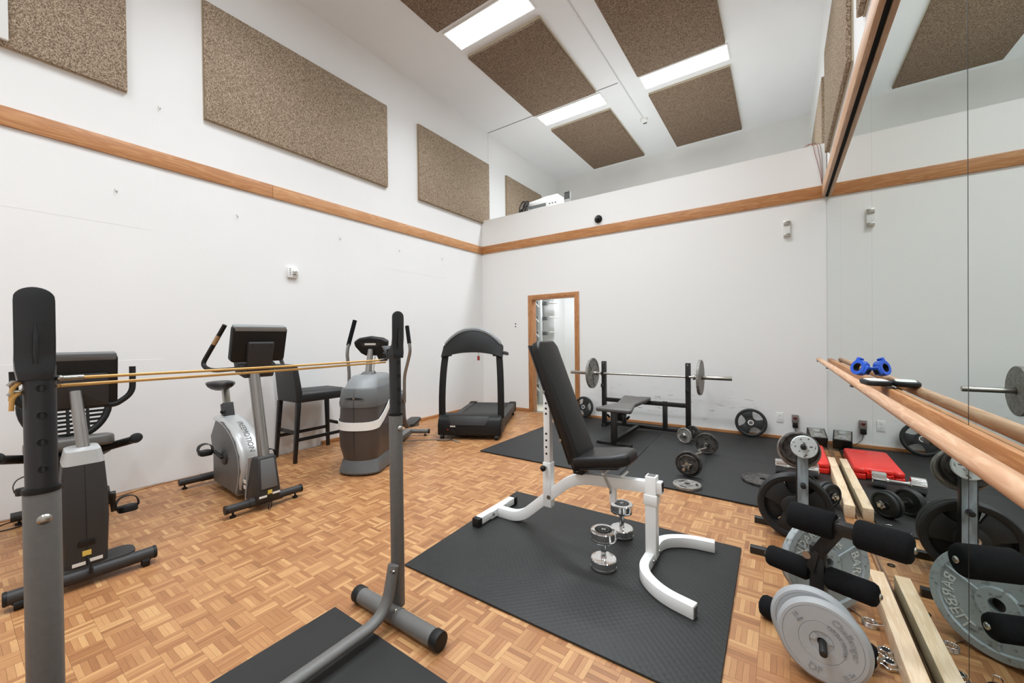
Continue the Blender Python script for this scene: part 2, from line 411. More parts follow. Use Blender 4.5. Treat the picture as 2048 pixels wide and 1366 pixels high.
# ------------------------------------------------------------------ walls, ceiling, loft
T = .15
struct(MB().b2((-T, Y0, -.1), (0, YF+T, ZC+.1)).build('wall_left', m_wall, smooth=0)); wl = bpy.data.objects['wall_left']
for n_, (ya, yb, za, zb) in enumerate(((-7.6, -4.88, 2.365, 3.575), (-7.6, -4.838, .002, 1.166), (-2.44, -.02, 2.385, 2.84))):
    MB().b2((0, ya, za), (.0022 if n_ == 1 else .0009, yb, zb)).build('wall_sheet', m_wall, wl, bevel=.0004, seg=1, smooth=0)
D0, D1, DH = 1.115, 1.985, 2.03
bw = MB(); bw.b2((0, 0, -.1), (D0, .12, HALF)); bw.b2((D1, 0, -.1), (W, .12, HALF)); bw.b2((D0, 0, DH), (D1, .12, HALF))
struct(bw.build('wall_back', m_back, smooth=0, weld=False))
struct(MB().b2((W+.006, Y0, -.1), (W+T, YF+T, ZC+.1)).build('wall_right', m_wall, smooth=0))
struct(MB().b2((-T, Y0-T, -.1), (W+T, Y0, ZC+.1)).build('wall_front', m_wall, smooth=0))
struct(MB().b2((-T, Y0-T, ZC), (W+T, YF+T, ZC+.1)).build('ceiling', m_ceil, smooth=0))
struct(MB().b2((-T, YF, 3.3), (W+T, YF+T, ZC+.1)).build('wall_loft', m_grey, smooth=0))
struct(MB().b2((-T, .12, 3.30), (W+T, YF, 3.40)).build('floor_loft', m_grey, smooth=0))
# thin corner bead where the loft begins, and the matching ceiling joint
struct(MB().b2((0, .225, 3.4), (.004, .237, ZC)).build('trim_4', m_grey, smooth=0))
struct(MB().b2((0, .222, ZC-.006), (2.66, .232, ZC)).build('trim_5', mat('grey joint line', (120, 118, 114), .7), smooth=0))
# storage room behind the door
struct(MB().b2((0, .12, -.1), (3.2, 2.0, 0)).build('floor_storage', m_beige, smooth=0))
sw = MB(); sw.b2((0, 1.9, 0), (3.2, 2.0, 2.7)); sw.b2((2.6, .12, 0), (2.7, 1.9, 2.7)); sw.b2((.577, 1.4, 0), (.82, 1.9, 2.7))
struct(sw.build('wall_storage', m_wall, smooth=0, weld=False))
struct(MB().b2((0, .12, 2.7), (3.2, 2.0, 2.8)).build('ceiling_storage', m_ceil, smooth=0))
t = thing('storage_ceiling_light', 'small ceiling light inside the storage room beyond the door', 'ceiling light', (1.45, .85, 2.7))
MB().b2((-.15, -.15, -.03), (.15, .15, 0)).build('frame', m_white, t); MB().b2((-.13, -.13, -.034), (.13, .13, -.028)).build('diffuser', mat('lit storage lens', (240, 248, 255), .4, emit=110), t)

# door casing
dr = bpy.data.objects.new('door_1', None); COL.objects.link(dr); struct(dr); dr.location = ((D0+D1)/2, 0, 0)
hw = (D1-D0)/2
for sx_ in (-1, 1):
    MB().b2((sx_*hw, -.018, 0), (sx_*(hw+.062), 0, DH+.062)).build('casing', m_oakz, dr, bevel=.003, smooth=30)
    MB().b2((sx_*hw, -.014, 0), (sx_*(hw-.02), .13, DH)).build('jamb', m_oakz, dr, bevel=.002, smooth=30)
MB().b2((-hw, -.018, DH), (hw, 0, DH+.062)).build('head_casing', m_oakx, dr, bevel=.003, smooth=30)
MB().b2((-hw+.02, -.014, DH-.02), (hw-.02, .13, DH)).build('head_jamb', m_oakx, dr, bevel=.002, smooth=30)

# baseboards
bb = struct(MB().b2((0, -3.3, 0), (.014, -.014, .05)).build('baseboard_left', m_oaky, bevel=.002))
bb = struct(MB().b2((0, -.014, 0), (D0-.064, 0, .05)).build('baseboard_back', m_oakx, bevel=.002))
MB().b2((D1+.064, -.014, 0), (W, 0, .05)).build('baseboard_run', m_oakx, bb, bevel=.002)

# oak bands round the walls
tr = bpy.data.objects.new('trim_1', None); COL.objects.link(tr); struct(tr); tr.location = (0, -3.9, ZB)
for ya, yb, mm in ((Y0, -3.845, m_oaky), (-3.842, -.014, m_oaky2)):
    MB().b2((0, ya+3.9, 0), (.02, yb+3.9, ZT-ZB)).build('board', mm, tr, bevel=.003)
tr = bpy.data.objects.new('trim_2', None); COL.objects.link(tr); struct(tr); tr.location = (0, 0, ZB)
for xa, xb in ((0, 1.628), (1.63, W-.04)):
    MB().b2((xa, -.02, 0), (xb, 0, ZT-ZB)).build('board', m_oakx, tr, bevel=.003)
tr = bpy.data.objects.new('trim_3', None); COL.objects.link(tr); struct(tr); tr.location = (W, 0, ZB)
MB().b2((-.045, -6.9, 0), (-.014, -.0, .13)).build('board', m_oakq, tr, bevel=.003)
MB().b2((-.014, -6.9, .012), (.01, -.0, .13)).build('channel', m_dark, tr)

# mirror sheets
ys = [-.004, -1.35, -2.86, -4.336, -5.84, -7.0]
pos = ('nearest the back wall', 'second from the back wall', 'third from the back wall, behind the plate tree', 'beside the leg curl rollers, nearest in view', 'beyond the near edge of the picture')
for k in range(4):
    t = thing('wall_mirror', 'tall frameless mirror sheet, '+pos[k], 'mirror', (W, (ys[k]+ys[k+1])/2, .022), group='mirror sheets on the right wall')
    h = (ys[k]-ys[k+1])/2-.0012
    MB().b2((0, -h, 0), (.0055, h, ZB+.01-.022)).build('glass', m_mirror, t, smooth=0)
    MB().b2((-.0004 if k == 2 else .0005, -h-(.0024 if k == 2 else .001), 0), (.005, -h+(.001 if k == 2 else 0), ZB-.022)).build('edge', m_blk if k == 2 else m_glassedge, t, smooth=0)

# ------------------------------------------------------------------ acoustic panels
def panel_x(y0, y1, z0, z1, xw, sgn, label, th=.045):
    t = thing('acoustic_panel', label, 'acoustic panel', (xw, (y0+y1)/2, z0), group='brown carpet covered acoustic panels')
    hy = (y1-y0)/2
    MB().b2((0, -hy, 0), (sgn*.012, hy, z1-z0)).build('backing', m_edge, t)
    MB().b2((sgn*.012, -hy+.004, .004), (sgn*th, hy-.004, z1-z0-.004)).build('carpet', m_pan, t, bevel=.006)
panel_x(-7.3, -5.052, 3.555, 4.77, 0, 1, 'brown carpet wall panel on left wall cut by the picture edge')
panel_x(-4.49, -2.245, 3.575, 4.78, 0, 1, 'widest brown carpet wall panel on left wall, above the upright bike')
panel_x(-1.644, .205, 3.572, 4.79, 0, 1, 'brown carpet wall panel at the far end of the left wall by the loft')
panel_x(.80, 2.28, 3.57, 4.78, 0, 1, 'stained brown carpet wall panel inside the loft beside cables')
panel_x(-2.13, -.32, 3.375, 4.52, W+.006, -1, 'brown carpet wall panel above the mirror, seen edge on')
panel_x(-4.6, -2.62, 3.375, 4.52, W+.006, -1, 'brown carpet wall panel above the mirror cut by the top edge')
panel_x(.05, 1.95, 3.57, 4.45, W+.006, -1, 'narrow sliver of brown panel on the right wall of the loft')
def panel_c(x0, x1, y0, y1, label):
    t = thing('ceiling_panel', label, 'acoustic panel', ((x0+x1)/2, (y0+y1)/2, ZC), group='brown carpet panels on the ceiling')
    hx, hy = (x1-x0)/2, (y1-y0)/2
    MB().b2((-hx, -hy, -.03), (hx, hy, 0)).build('backing', m_edge, t)
    MB().b2((-hx+.004, -hy+.004, -.055), (hx-.004, hy-.004, -.03)).build('carpet', m_pan_shaded, t, bevel=.006)
panel_c(1.08, 2.3, -4.1, -2.245, 'brown ceiling panel in the left column cut by the top edge')
panel_c(1.097, 2.306, -1.65, .19, 'middle brown ceiling panel of the left column between two lights')
panel_c(1.11, 2.314, .817, 2.965, 'far brown ceiling panel of the left column over the loft')
panel_c(2.98, 4.2, -1.65, .196, 'brown ceiling panel of the right column cut by the top edge')
panel_c(2.99, 4.2, .79, 2.967, 'far brown ceiling panel of the right column over the loft')
# ------------------------------------------------------------------ troffers
def troffer(x0, yc, label):
    t = thing('ceiling_light', label, 'ceiling light', (x0+.61, yc, ZC), group='fluorescent ceiling troffers')
    fr = MB()
    for a, b_ in (((-.62, -.19), (.62, -.172)), ((-.62, .172), (.62, .19)), ((-.62, -.172), (-.602, .172)), ((.602, -.172), (.62, .172))):
        fr.b2((a[0], a[1], -.014), (b_[0], b_[1], 0))
    fr.build('frame', m_white, t, weld=False)
    MB().b2((-.602, -.172, -.008), (.602, .172, -.002)).build('diffuser', m_lens, t, smooth=0)
    ld = bpy.data.lights.new('added_downlight', 'AREA'); ld.shape = 'RECTANGLE'; ld.size = 1.19; ld.size_y = .33  # extra lamp under the diffuser, added to push more light downward
    ld.energy = DOWN; ld.spread = math.radians(SPREAD); ld.color = LCOL
    lo = bpy.data.objects.new('added_downlight', ld); COL.objects.link(lo); lo.parent = t; lo.location = (0, 0, -.012)
troffer(1.10, -1.965, 'lit ceiling light of the left column, nearest in view')
troffer(1.10, .475, 'lit ceiling light of the left column, by the loft edge')
troffer(2.99, .465, 'lit ceiling light of the right column, by the loft edge')
troffer(2.99, -1.965, 'lit ceiling light of the right column above the picture')
troffer(1.10, -4.41, 'lit ceiling light of the left column over the bar stand')
troffer(2.99, -4.41, 'lit ceiling light of the right column over the white bench')
troffer(1.10, -6.85, 'lit ceiling light of the left column at the near end of the room')
troffer(2.99, -6.85, 'lit ceiling light of the right column at the near end of the room')

# ------------------------------------------------------------------ mats
def rubber_mat(poly, label, m, z1=MT, nm='rubber_mat'):
    cx = sum(p[0] for p in poly)/len(poly); cy = sum(p[1] for p in poly)/len(poly)
    o = MB().prism([(a-cx, b_-cy) for a, b_ in poly], (0, 0, 0), (1, 0, 0), (0, 1, 0), (0, 0, 1), .0005, z1).build(nm, m, bevel=.003)
    return tag(o, label, 'mat', 'black rubber floor mats', (cx, cy, 0))
rubber_mat([(1.905, -2.462), (3.551, -2.462), (3.5025, -1.238), (3.457, -.02), (1.91, -.02)], 'black rubber mat under the barbell bench, left of the seam', m_mat)
rubber_mat([(3.556, -2.462), (5.19, -2.5), (5.19, -1.243), (3.508, -1.24)], 'black rubber mat under the curl bar, nearer of the two by the mirror', m_mat)
rubber_mat([(3.503, -1.236), (5.19, -1.239), (5.19, -.02), (3.462, -.02)], 'black rubber mat along the back wall beside the mirror corner', m_mat)
rubber_mat([(2.945, -3.245), (3.003, -4.512), (4.632, -4.50), (4.614, -3.242)], 'black textured rubber mat under the white bench', m_tread, .012)
rubber_mat([(3.0, -4.942), (3.0, -6.6), (4.25, -6.6), (4.25, -4.95)], 'plain black rubber mat cut by the bottom edge, under the bar stand', m_mat, .008)

# ------------------------------------------------------------------ white adjustable bench
B = thing('adjustable_bench', 'white framed adjustable bench with black padded back and seat on textured mat', 'weight bench', (3.7, -3.70, .012))
MB().rect([(-.635, -.205, .035), (-.635, .205, .035)], .052, .052).build('rear_foot', m_white, B, bevel=.004)
for s in (-1, 1):
    MB().rect([(-.635, s*.20, .03), (-.635, s*.24, .03)], .062, .06).build('foot_cap', m_blk2, B, bevel=.005)
    MB().cyl((-.608, s*.075, .037), (-.598, s*.075, .037), .011, n=12).build('bolt', m_steel, B)
MB().rect([(-.604, 0, .035), (-.604, 0, .0351), (-.602, 0, .035)], .2, .05).build('rear_bracket', m_white, B)
pth = fillet([(-.61, 0, .035), (-.415, 0, .035), (.01, 0, .405), (.56, 0, .445)], [.12, .12], 8)
MB().rect(pth, .05, .068, up=(0, 0, 1)).build('main_frame', m_white, B, bevel=.004)
MB().box((.556, 0, .446), (.012, .034, .05)).build('tube_opening', m_dark, B)
MB().cyl((-.17, -.025, .24), (-.17, -.033, .24), .014, n=14).build('bolt', m_steel, B)
MB().b2((-.215, -.029, .17), (-.155, .029, .47)).build('sleeve', m_white, B, bevel=.004)
MB().b2((-.209, -.024, .40), (-.161, .024, .93)).build('back_support_post', m_white, B, bevel=.004)
hl = MB()
for z in (.53, .575, .62, .665, .80, .835, .87): hl.cyl((-.187, -.0235, z), (-.187, -.0255, z), .0075, n=12)
hl.build('adjustment_holes', m_dark, B)
MB().cyl((-.19, -.028, .44), (-.19, -.05, .44), .01, n=10).build('pop_pin', m_steel, B)
MB().ball((-.192, -.062, .44), .02).build('pop_pin_knob', m_blk2, B)
a0, a1 = V((.09, 0, .488)), V((-.222, 0, 1.285)); dirv = (a1-a0).normalized(); nrm = V((dirv.z, 0, -dirv.x))
L = (a1-a0).length; Rm = Matrix((V((0, 1, 0)), dirv, nrm)).transposed()
def pad(L, w0, w1, th, O, ex, ey, ez, name, m, par, bev=.022, cut=.05):
    poly = [(-w0/2, -L/2), (w0/2, -L/2), (w1/2, L/2-cut), (w1/2-cut*.7, L/2), (-w1/2+cut*.7, L/2), (-w1/2, L/2-cut)]
    return MB().prism(poly, O, ex, ey, ez, -th/2, th/2).build(name, m, par, bevel=bev, seg=4, smooth=50)
pad(L, .27, .27, .075, (a0+a1)/2, (0, 1, 0), dirv, nrm, 'backrest', m_vinyl, B, .022)
a1 = a1
pc = (a0+a1)/2 - nrm*.041
MB().box(pc+dirv*.02, (.255, L*.93, .012), Rm).build('back_board', m_blk, B, bevel=.003)
MB().box(pc-nrm*.022, (.045, L*.8, .032), Rm).build('back_rail', m_blk, B, bevel=.003)
for k in (-.22, .1): MB().cyl(pc+dirv*k+V((0, -.128, 0)), pc+dirv*k+V((0, -.134, 0)), .009, n=10).build('bolt', m_steel, B)
s0, s1 = V((.06, 0, .515)), V((.40, 0, .575)); sd = (s1-s0).normalized(); sn = V((-sd.z, 0, sd.x))
pad((s1-s0).length, .30, .26, .075, (s0+s1)/2+sn*.02, (0, -1, 0), sd, sn, 'seat', m_vinyl, B, .024, .07)
MB().box((s0+s1)/2-sn*.024-sd*.03, (.26, .20, .01), Matrix((sd, V((0, 1, 0)), sn)).transposed()).build('seat_board', m_blk, B)
MB().b2((.02, -.05, .44), (.085, .05, .50)).build('hinge', m_blk, B, bevel=.006)
MB().cyl((.05, -.06, .47), (.05, .06, .47), .011, n=12).build('hinge_pin', m_steel, B)
MB().tube(spline([(.185, -.032, .52), (.225, -.036, .46), (.262, -.038, .385), (.268, -.055, .37)]), .006).build('seat_lever', m_steel, B)
for x, z in ((.22, .475), (.34, .483)):
    MB().cyl((x, -.05, z), (x, .05, z+.0), .0075, n=10).build('seat_peg', m_white, B)
MB().b2((.25, -.02, .30), (.285, .02, .41)).build('seat_bracket', m_white, B, bevel=.003)
MB().b2((.468, -.032, .03), (.53, .032, .505)).build('front_post', m_white, B, bevel=.004)
MB().b2((.478, -.022, .503), (.52, .022, .507)).build('post_opening', m_gtube, B)
MB().b2((.46, -.038, .34), (.538, .038, .40)).build('collar', m_white, B, bevel=.006)
MB().cyl((.53, -.01, .40), (.542, -.01, .40), .009, n=10).build('bolt', m_steel, B)
up = fillet([(.79, -.362, .033), (.63, -.325, .033), (.492, -.20, .033), (.492, .20, .033), (.63, .30, .033), (.785, .318, .033)], [.12, .14, .14, .12], 8)
MB().rect(up, .05, .062).build('front_foot', m_white, B, bevel=.004)
e = (up[0]-up[1]).normalized()
MB().box(up[0]+e*.0005, (.004, .034, .044), Matrix.Rotation(math.atan2(e.y, e.x), 3, 'Z')).build('tube_opening', m_dgrey, B)
for y in (-.05, .07): MB().cyl((.517, y, .035), (.526, y, .035), .011, n=12).build('bolt', m_steel, B)

# ------------------------------------------------------------------ chrome dumbbells on the mat
def chrome_db(label, loc, rz, txt='30'):
    t = thing('chrome_dumbbell', label, 'dumbbell', loc, rz, 'chrome dumbbells by the white bench')
    r = .073
    for z0, up_ in ((0, 1), (.158, 1)):
        MB().lathe((0, 0, z0), (0, 0, 1), [(.0, .0), (r-.006, 0), (r-.001, .005), (r, .008), (r, .0155), (r-.003, .0165), (r-.003, .019), (r, .02), (r, .052), (r-.004, .057), (r-.012, .058), (0, .058)], 40).build('head', m_chrome, t, smooth=30)
    MB().lathe((0, 0, .056), (0, 0, 1), [(.017, 0), (.016, .01), (.0135, .016), (.0155, .034), (.0155, .07), (.0135, .088), (.016, .094), (.017, .104)], 20).build('handle', m_chrome, t, smooth=60)
    MB().lathe((0, 0, .2162), (0, 0, 1), [(0, .0015), (.046, .0015), (.049, .0)], 36).build('cap', m_blk2, t)
    MB().ring((0, 0, .2175), (0, 0, 1), .03, .0008, 32, 6).build('cap_ring', m_ironm, t)
    letter(txt, .026, lambda p: V((p.x, p.y, .2182+p.z)), 'lettering', m_paper, t, .0004)
chrome_db('chrome dumbbell standing on end, nearest on the textured mat', (3.983, -3.905, .012), .3)
chrome_db('chrome dumbbell standing on end beside the white post, the farther one', (3.95, -3.50, .012), .9)
o = MB().lathe((0, 0, 0), (0, 0, 1), [(.016, 0), (.05, 0), (.055, .005), (.055, .02), (.05, .026), (.016, .026)], 32, close=True).build('chrome_disc', m_chrome)
tag(o, 'small chrome disc on the mat behind the nearest chrome dumbbell', 'weight plate', None, (3.868, -3.60, .012))

# ------------------------------------------------------------------ bar stand in the foreground
R = thing('bar_stand', 'grey and black steel bar stand with two uprights in the foreground', 'squat stand', (3.32, -5.345, 0))
def upright(y, lean, py):
    u = MB().cyl((lean, y, .05), (lean, y, .968), .0315, n=32).build('upright', m_gtube, R, bevel=.0015)
    MB().lathe((lean, y, .962), (0, 0, 1), [(.0325, 0), (.0335, .004), (.0325, .012), (.027, .012), (.027, 0)], 28, close=True).build('collar', m_blk2, u)
    MB().cyl((lean, y, .6), (lean, y, 1.268), .0272, n=28).build('inner_post', m_stand, u)
    for z in (1.02, 1.085, 1.15, 1.215):
        MB().lathe((lean+.0262, y, z), (1, 0, 0), [(0, .0006), (.007, .0008), (.0085, .0016), (.0095, .0005)], 14).build('pin_hole', m_dark, u)
    # flattened hook: tall plate on the +x side, short lip on the -x side
    rings = []; yp = y+py; hw_ = .0325
    for z, x, wd, th in ((1.235, .004, .027, .05), (1.262, .008, .031, .04), (1.285, .014, hw_, .022), (1.30, .020, hw_, .010), (1.33, .024, hw_, .008), (1.425, .026, hw_, .008)):
        rings.append([V((lean+x-th/2, yp-wd, z)), V((lean+x+th/2, yp-wd, z)), V((lean+x+th/2, yp+wd, z)), V((lean+x-th/2, yp+wd, z))])
    for k in range(1, 7):
        a = PI/2*k/6*.93; wd = hw_*math.cos(a); z = 1.43+.028*math.sin(a)
        rings.append([V((lean+.026-.004, yp-wd, z)), V((lean+.026+.004, yp-wd, z)), V((lean+.026+.004, yp+wd, z)), V((lean+.026-.004, yp+wd, z))])
    h = MB().loft(rings).build('bar_hook', m_stand, u, bevel=.0015, smooth=50)
    MB().tube([(lean+.026, yp, 1.275), (lean+.028, yp, 1.30), (lean+.031, yp, 1.34), (lean+.030, yp, 1.375)], [.004, .0055, .0045, .001], 10).build('hook_rib', m_stand, u)
    MB().hexa([V((lean-.02, y-.03, 1.235)), V((lean-.014, y-.03, 1.235)), V((lean-.014, y+.03, 1.235)), V((lean-.02, y+.03, 1.235)),
               V((lean-.062, y-.03, 1.292)), V((lean-.056, y-.03, 1.294)), V((lean-.056, y+.03, 1.294)), V((lean-.062, y+.03, 1.292))]).build('bar_lip', m_blk, u, bevel=.002)
    MB().hexa([V((lean-.02, y-.012, 1.20)), V((lean+.01, y-.012, 1.20)), V((lean+.01, y+.012, 1.20)), V((lean-.02, y+.012, 1.20)),
               V((lean-.05, y-.012, 1.275)), V((lean+.005, y-.012, 1.285)), V((lean+.005, y+.012, 1.285)), V((lean-.05, y+.012, 1.275))]).build('hook_web', m_blk, u)
    for z, nx in ((.90, 1),):
        MB().lathe((lean+.0305, y, z), (1, 0, 0), [(.0, .008), (.006, .008), (.009, .005), (.012, .002), (.013, 0)], 16).build('bolt', m_steel, u, smooth=50)
    return u
upright(-.55, .012, -.008); upright(.545, -.02, 0)
for s, y, fz in ((1, .497, .041), (-1, -.60, .0505)):
    MB().cyl((-.235, y, fz), (.275, y, fz), .037, n=28).build('foot_tube', m_gtube, R)
    for x0, x1 in ((-.275, -.23), (.27, .315)):
        MB().cyl((x0, y, fz), (x1, y, fz), .0405, n=28).build('end_cap', m_blk2, R, bevel=.006)
    MB().cyl((.04, y, fz), (.046, y, fz), .039, n=24).build('foot_sleeve', m_gtube, R)
    MB().lathe((.035, y-.012, fz+.034), (.1, -.3, 1), [(0, .01), (.006, .009), (.010, .003), (.011, 0)], 12).build('bolt', m_steel, R, smooth=50)
pth = fillet([(.005, .50, .27), (.012, .445, .062), (.012, -.50, .062), (.012, -.555, .27)], [.13, .13], 10)
ov = [(.021*math.cos(2*PI*k/16), .03*math.sin(2*PI*k/16)) for k in range(16)]
MB().tube(pth, 1., sec=ov, up=(1, 0, 0)).build('base_bar', m_gtube, R, smooth=60)
MB().lathe((.004, .502, .252), (.78, -.62, 0), [(0, .036), (.006, .036), (.0095, .028), (.0165, .026), (.017, .02)], 18).build('bolt', m_steel, R, smooth=50)

# resistance tube stretched between the two uprights
T_ = thing('resistance_tube', 'amber rubber exercise tube stretched between the two stand uprights', 'resistance band', (3.32, -5.345, 0))
for k, (p0, p1) in enumerate((((.024, -.515, 1.2355), (-.046, .51, 1.2275)), ((.014, -.517, 1.217), (-.044, .51, 1.2165)))):
    p0, p1 = V(p0), V(p1); mid = (p0+p1)/2+V((0, 0, -.003))
    MB().tube(spline([p0, mid, p1], 6), .0042, 10).build('tube_strand', m_tan, T_)
MB().cyl((.024, -.518, 1.2355), (.0205, -.478, 1.2352), .0062, n=12).build('metal_clip', m_steel, T_)
MB().cyl((-.043, .475, 1.228), (-.047, .52, 1.2275), .0055, n=12).build('metal_clip', m_steel, T_)
MB().ball((.025, -.519, 1.236), .0075).build('clip_knob', m_steel, T_)
for z0, z1 in ((1.2355, 1.228), (1.217, 1.205)):
    pts = []
    for q in range(13):
        th = PI/2+PI*q/12; pts.append((.012+.0325*math.cos(th), -.55+.0325*math.sin(th), z0+(z1-z0)*q/12))
    pts += [(.014, -.592, z1-.012), (.012, -.594, z1-.04)]
    MB().tube(spline(pts, 3), .0045, 8).build('tube_wrap', m_tan, T_)
    MB().tube([(.012, -.58, z1+.004), (.014, -.592, z1+.005), (.013, -.598, z1-.004)], .0042, 8).build('metal_clip', m_steel, T_)

# ------------------------------------------------------------------ upright exercise bike
U = thing('upright_bike', 'silver and charcoal upright exercise bike with tall console near left wall', 'exercise bike', (1.425, -4.575, 0), math.radians(-2))
MB().cyl((0, -.265, .068), (0, .265, .068), .03, n=20).build('front_stabilizer', m_char, U)
for s in (-1, 1):
    MB().cyl((0, s*.262, .068), (0, s*.278, .068), .032, n=20).build('end_cap', m_blk2, U)
    MB().lathe((0, s*.225, 0), (0, 0, 1), [(.018, 0), (.02, .004), (.02, .014), (.007, .018), (.007, .045)], 14).build('levelling_foot', m_blk2, U)
    MB().lathe((-1.03, s*.26, 0), (0, 0, 1), [(.018, 0), (.02, .004), (.02, .014), (.007, .018), (.007, .045)], 14).build('levelling_foot', m_blk2, U)
MB().cyl((-1.03, -.30, .066), (-1.03, .30, .066), .03, n=20).build('rear_stabilizer', m_char, U)
MB().cyl((-1.03, -.14, .066), (-1.03, .14, .066), .034, n=20).build('stabilizer_sleeve', m_char, U)
MB().rect([(-1.03, 0, .075), (.0, 0, .075)], .07, .05).build('base_beam', m_blk2, U)
MB().cyl((0, -.12, .068), (0, .12, .068), .036, n=18).build('stabilizer_sleeve', m_char, U)
# side-profile body: dark flanks, silver curved spine
prof = [(-.78, .63), (-.92, .46), (-.86, .30), (-.86, .06), (-.30, .05), (-.27, .16), (-.24, .26), (-.26, .38), (-.34, .49), (-.46, .57), (-.60, .625)]
MB().prism(prof, (0, 0, 0), (1, 0, 0), (0, 0, 1), (0, 1, 0), -.095, .095).build('flywheel_shroud', m_dgrey, U, bevel=.012, seg=3)
sp_in = [(-.84, .64), (-.70, .635), (-.57, .61), (-.44, .555), (-.345, .485), (-.27, .39), (-.245, .28), (-.265, .17), (-.32, .05)]
sp = spline([V((a, 0, b_)) for a, b_ in sp_in], 6)
rings = []
for i, p in enumerate(sp):
    a = sp[max(0, i-1)]; b_ = sp[min(len(sp)-1, i+1)]; tdir = (b_-a).normalized(); nn = V((tdir.z, 0, -tdir.x)); nn = nn if nn.x > -.1 or nn.z > 0 else -nn
    if nn.x+nn.z < 0: nn = -nn
    wd = .085
    rings.append([p+V((0, -wd-.012, 0))-nn*.02, p+V((0, -wd, 0))+nn*.008, p+V((0, -wd*.5, 0))+nn*.014, p+nn*.016, p+V((0, wd*.5, 0))+nn*.014, p+V((0, wd, 0))+nn*.008, p+V((0, wd+.012, 0))-nn*.02])
spine = MB().loft(rings).build('silver_spine', m_silver, U, smooth=60)
# lettering that follows the spine downward
cum = [0]
for i in range(1, len(sp)): cum.append(cum[-1]+(sp[i]-sp[i-1]).length)
def on_spine(p, start=.475, off=0.):
    s_ = start+p.x
    s_ = max(0, min(cum[-1]-1e-4, s_)); i = max(k for k in range(len(cum)) if cum[k] <= s_); i = min(i, len(sp)-2)
    t_ = (s_-cum[i])/(cum[i+1]-cum[i]); q = sp[i].lerp(sp[i+1], t_); td = (sp[i+1]-sp[i]).normalized(); nn = V((-td.z, 0, td.x)); nn = nn if nn.x+nn.z > 0 else -nn
    return q+nn*(.0165+p.z)+V((0, .005+p.y, 0))
letter('FREEMOTION', .058, lambda p: on_spine(V((p.x*1.0, p.y, p.z))), 'lettering', m_dgrey, spine, .0008)
MB().prism([(a*1.0, b_) for a, b_ in [(-.28, .06), (-.30, .17), (-.02, .20), (.0, .06)]], (0, 0, 0), (1, 0, 0), (0, 0, 1), (0, 1, 0), -.07, .07).build('link_cover', m_char, U, bevel=.008)
for z in (.165, .12): MB().hexa([V((-.235, -.072, z)), V((-.15, -.072, z)), V((-.15, -.07, z)), V((-.235, -.07, z)), V((-.235, -.072, z+.03)), V((-.15, -.072, z+.03)), V((-.15, -.07, z+.03)), V((-.235, -.07, z+.03))]).build('sticker', m_paper, U)
# front tower
tw = [[V((-.16, -.085, .06)), V((.06, -.085, .07)), V((.06, .085, .07)), V((-.16, .085, .06))], [V((-.15, -.085, .12)), V((.075, -.082, .14)), V((.075, .082, .14)), V((-.15, .085, .12))], [V((-.085, -.068, .38)), V((.035, -.066, .40)), V((.035, .066, .40)), V((-.085, .068, .38))], [V((-.07, -.06, .405)), V((.022, -.058, .418)), V((.022, .058, .418)), V((-.07, .06, .405))]]
MB().loft(tw).build('front_tower', m_char, U, bevel=.01, seg=3)
MB().hexa([V((.068, -.06, .17)), V((.083, -.06, .17)), V((.083, .06, .17)), V((.068, .06, .17)), V((.03, -.05, .39)), V((.045, -.05, .39)), V((.045, .05, .39)), V((.03, .05, .39))]).build('tower_face', m_dgrey, U, bevel=.008)
MB().prism([(-.162, .05), (-.148, .05), (-.08, .40), (-.092, .40)], (0, 0, 0), (1, 0, 0), (0, 0, 1), (0, 1, 0), -.09, .09).build('silver_edge', m_silver, U)
pst = [(-.022, 0, .40), (-.075, 0, .62), (-.125, 0, .82), (-.185, 0, 1.06)]
MB().tube(spline(pst, 5), 1., sec=[(.04*math.cos(2*PI*k/20), .05*math.sin(2*PI*k/20)) for k in range(20)], up=(1, 0, 0)).build('console_post', m_brush, U, smooth=60)
MB().b2((.078, -.015, .125), (.085, .015, .155)).build('power_inlet', m_yel, U)
MB().b2((.076, -.075, .105), (.08, -.02, .12)).build('sticker', m_paper, U); MB().b2((.076, .02, .115), (.08, .075, .13)).build('sticker', m_paper, U)
MB().tube(spline([(.085, 0, .13), (.10, 0, .09), (.095, .004, .03), (.09, -.012, .01), (.10, -.02, .03), (.095, 0, .085)]), .0035, 6).build('hanging_cable', m_blk2, U)
# console
con = thing('console', '', ''); 
for k in ('label', 'category'): del con[k]
con.parent = U; con.location = (-.18, .035, 1.305); con.rotation_euler = (0, math.radians(17), 0)
MB().prism(rrect(.40, .30, .03), (0, 0, 0), (0, 1, 0), (0, 0, 1), (1, 0, 0), -.03, .035).build('console_housing', m_blk2, con, bevel=.01, seg=3)
MB().prism(rrect(.385, .045, .01), (0, 0, .132), (0, 1, 0), (0, 0, 1), (1, 0, 0), -.034, .037).build('top_edge', m_gpl, con, bevel=.01)
MB().hexa([V((.035, -.09, -.26)), V((.09, -.085, -.26)), V((.09, .085, -.26)), V((.035, .09, -.26)), V((.03, -.10, .03)), V((.075, -.095, .03)), V((.075, .095, .03)), V((.03, .10, .03))]).build('rear_cover', m_char, con, bevel=.012, seg=3)
MB().hexa([V((-.05, -.13, -.27)), V((.085, -.11, -.27)), V((.085, .11, -.27)), V((-.05, .13, -.27)), V((-.06, -.15, -.17)), V((.04, -.14, -.17)), V((.04, .14, -.17)), V((-.06, .15, -.17))]).build('console_base', m_char, con, bevel=.012, seg=3)
MB().prism(rrect(.35, .25, .01), (0, 0, 0), (0, 1, 0), (0, 0, 1), (1, 0, 0), -.0315, -.029).build('display', mat('display glass', (20, 22, 26), .15), con)
scr = MB()
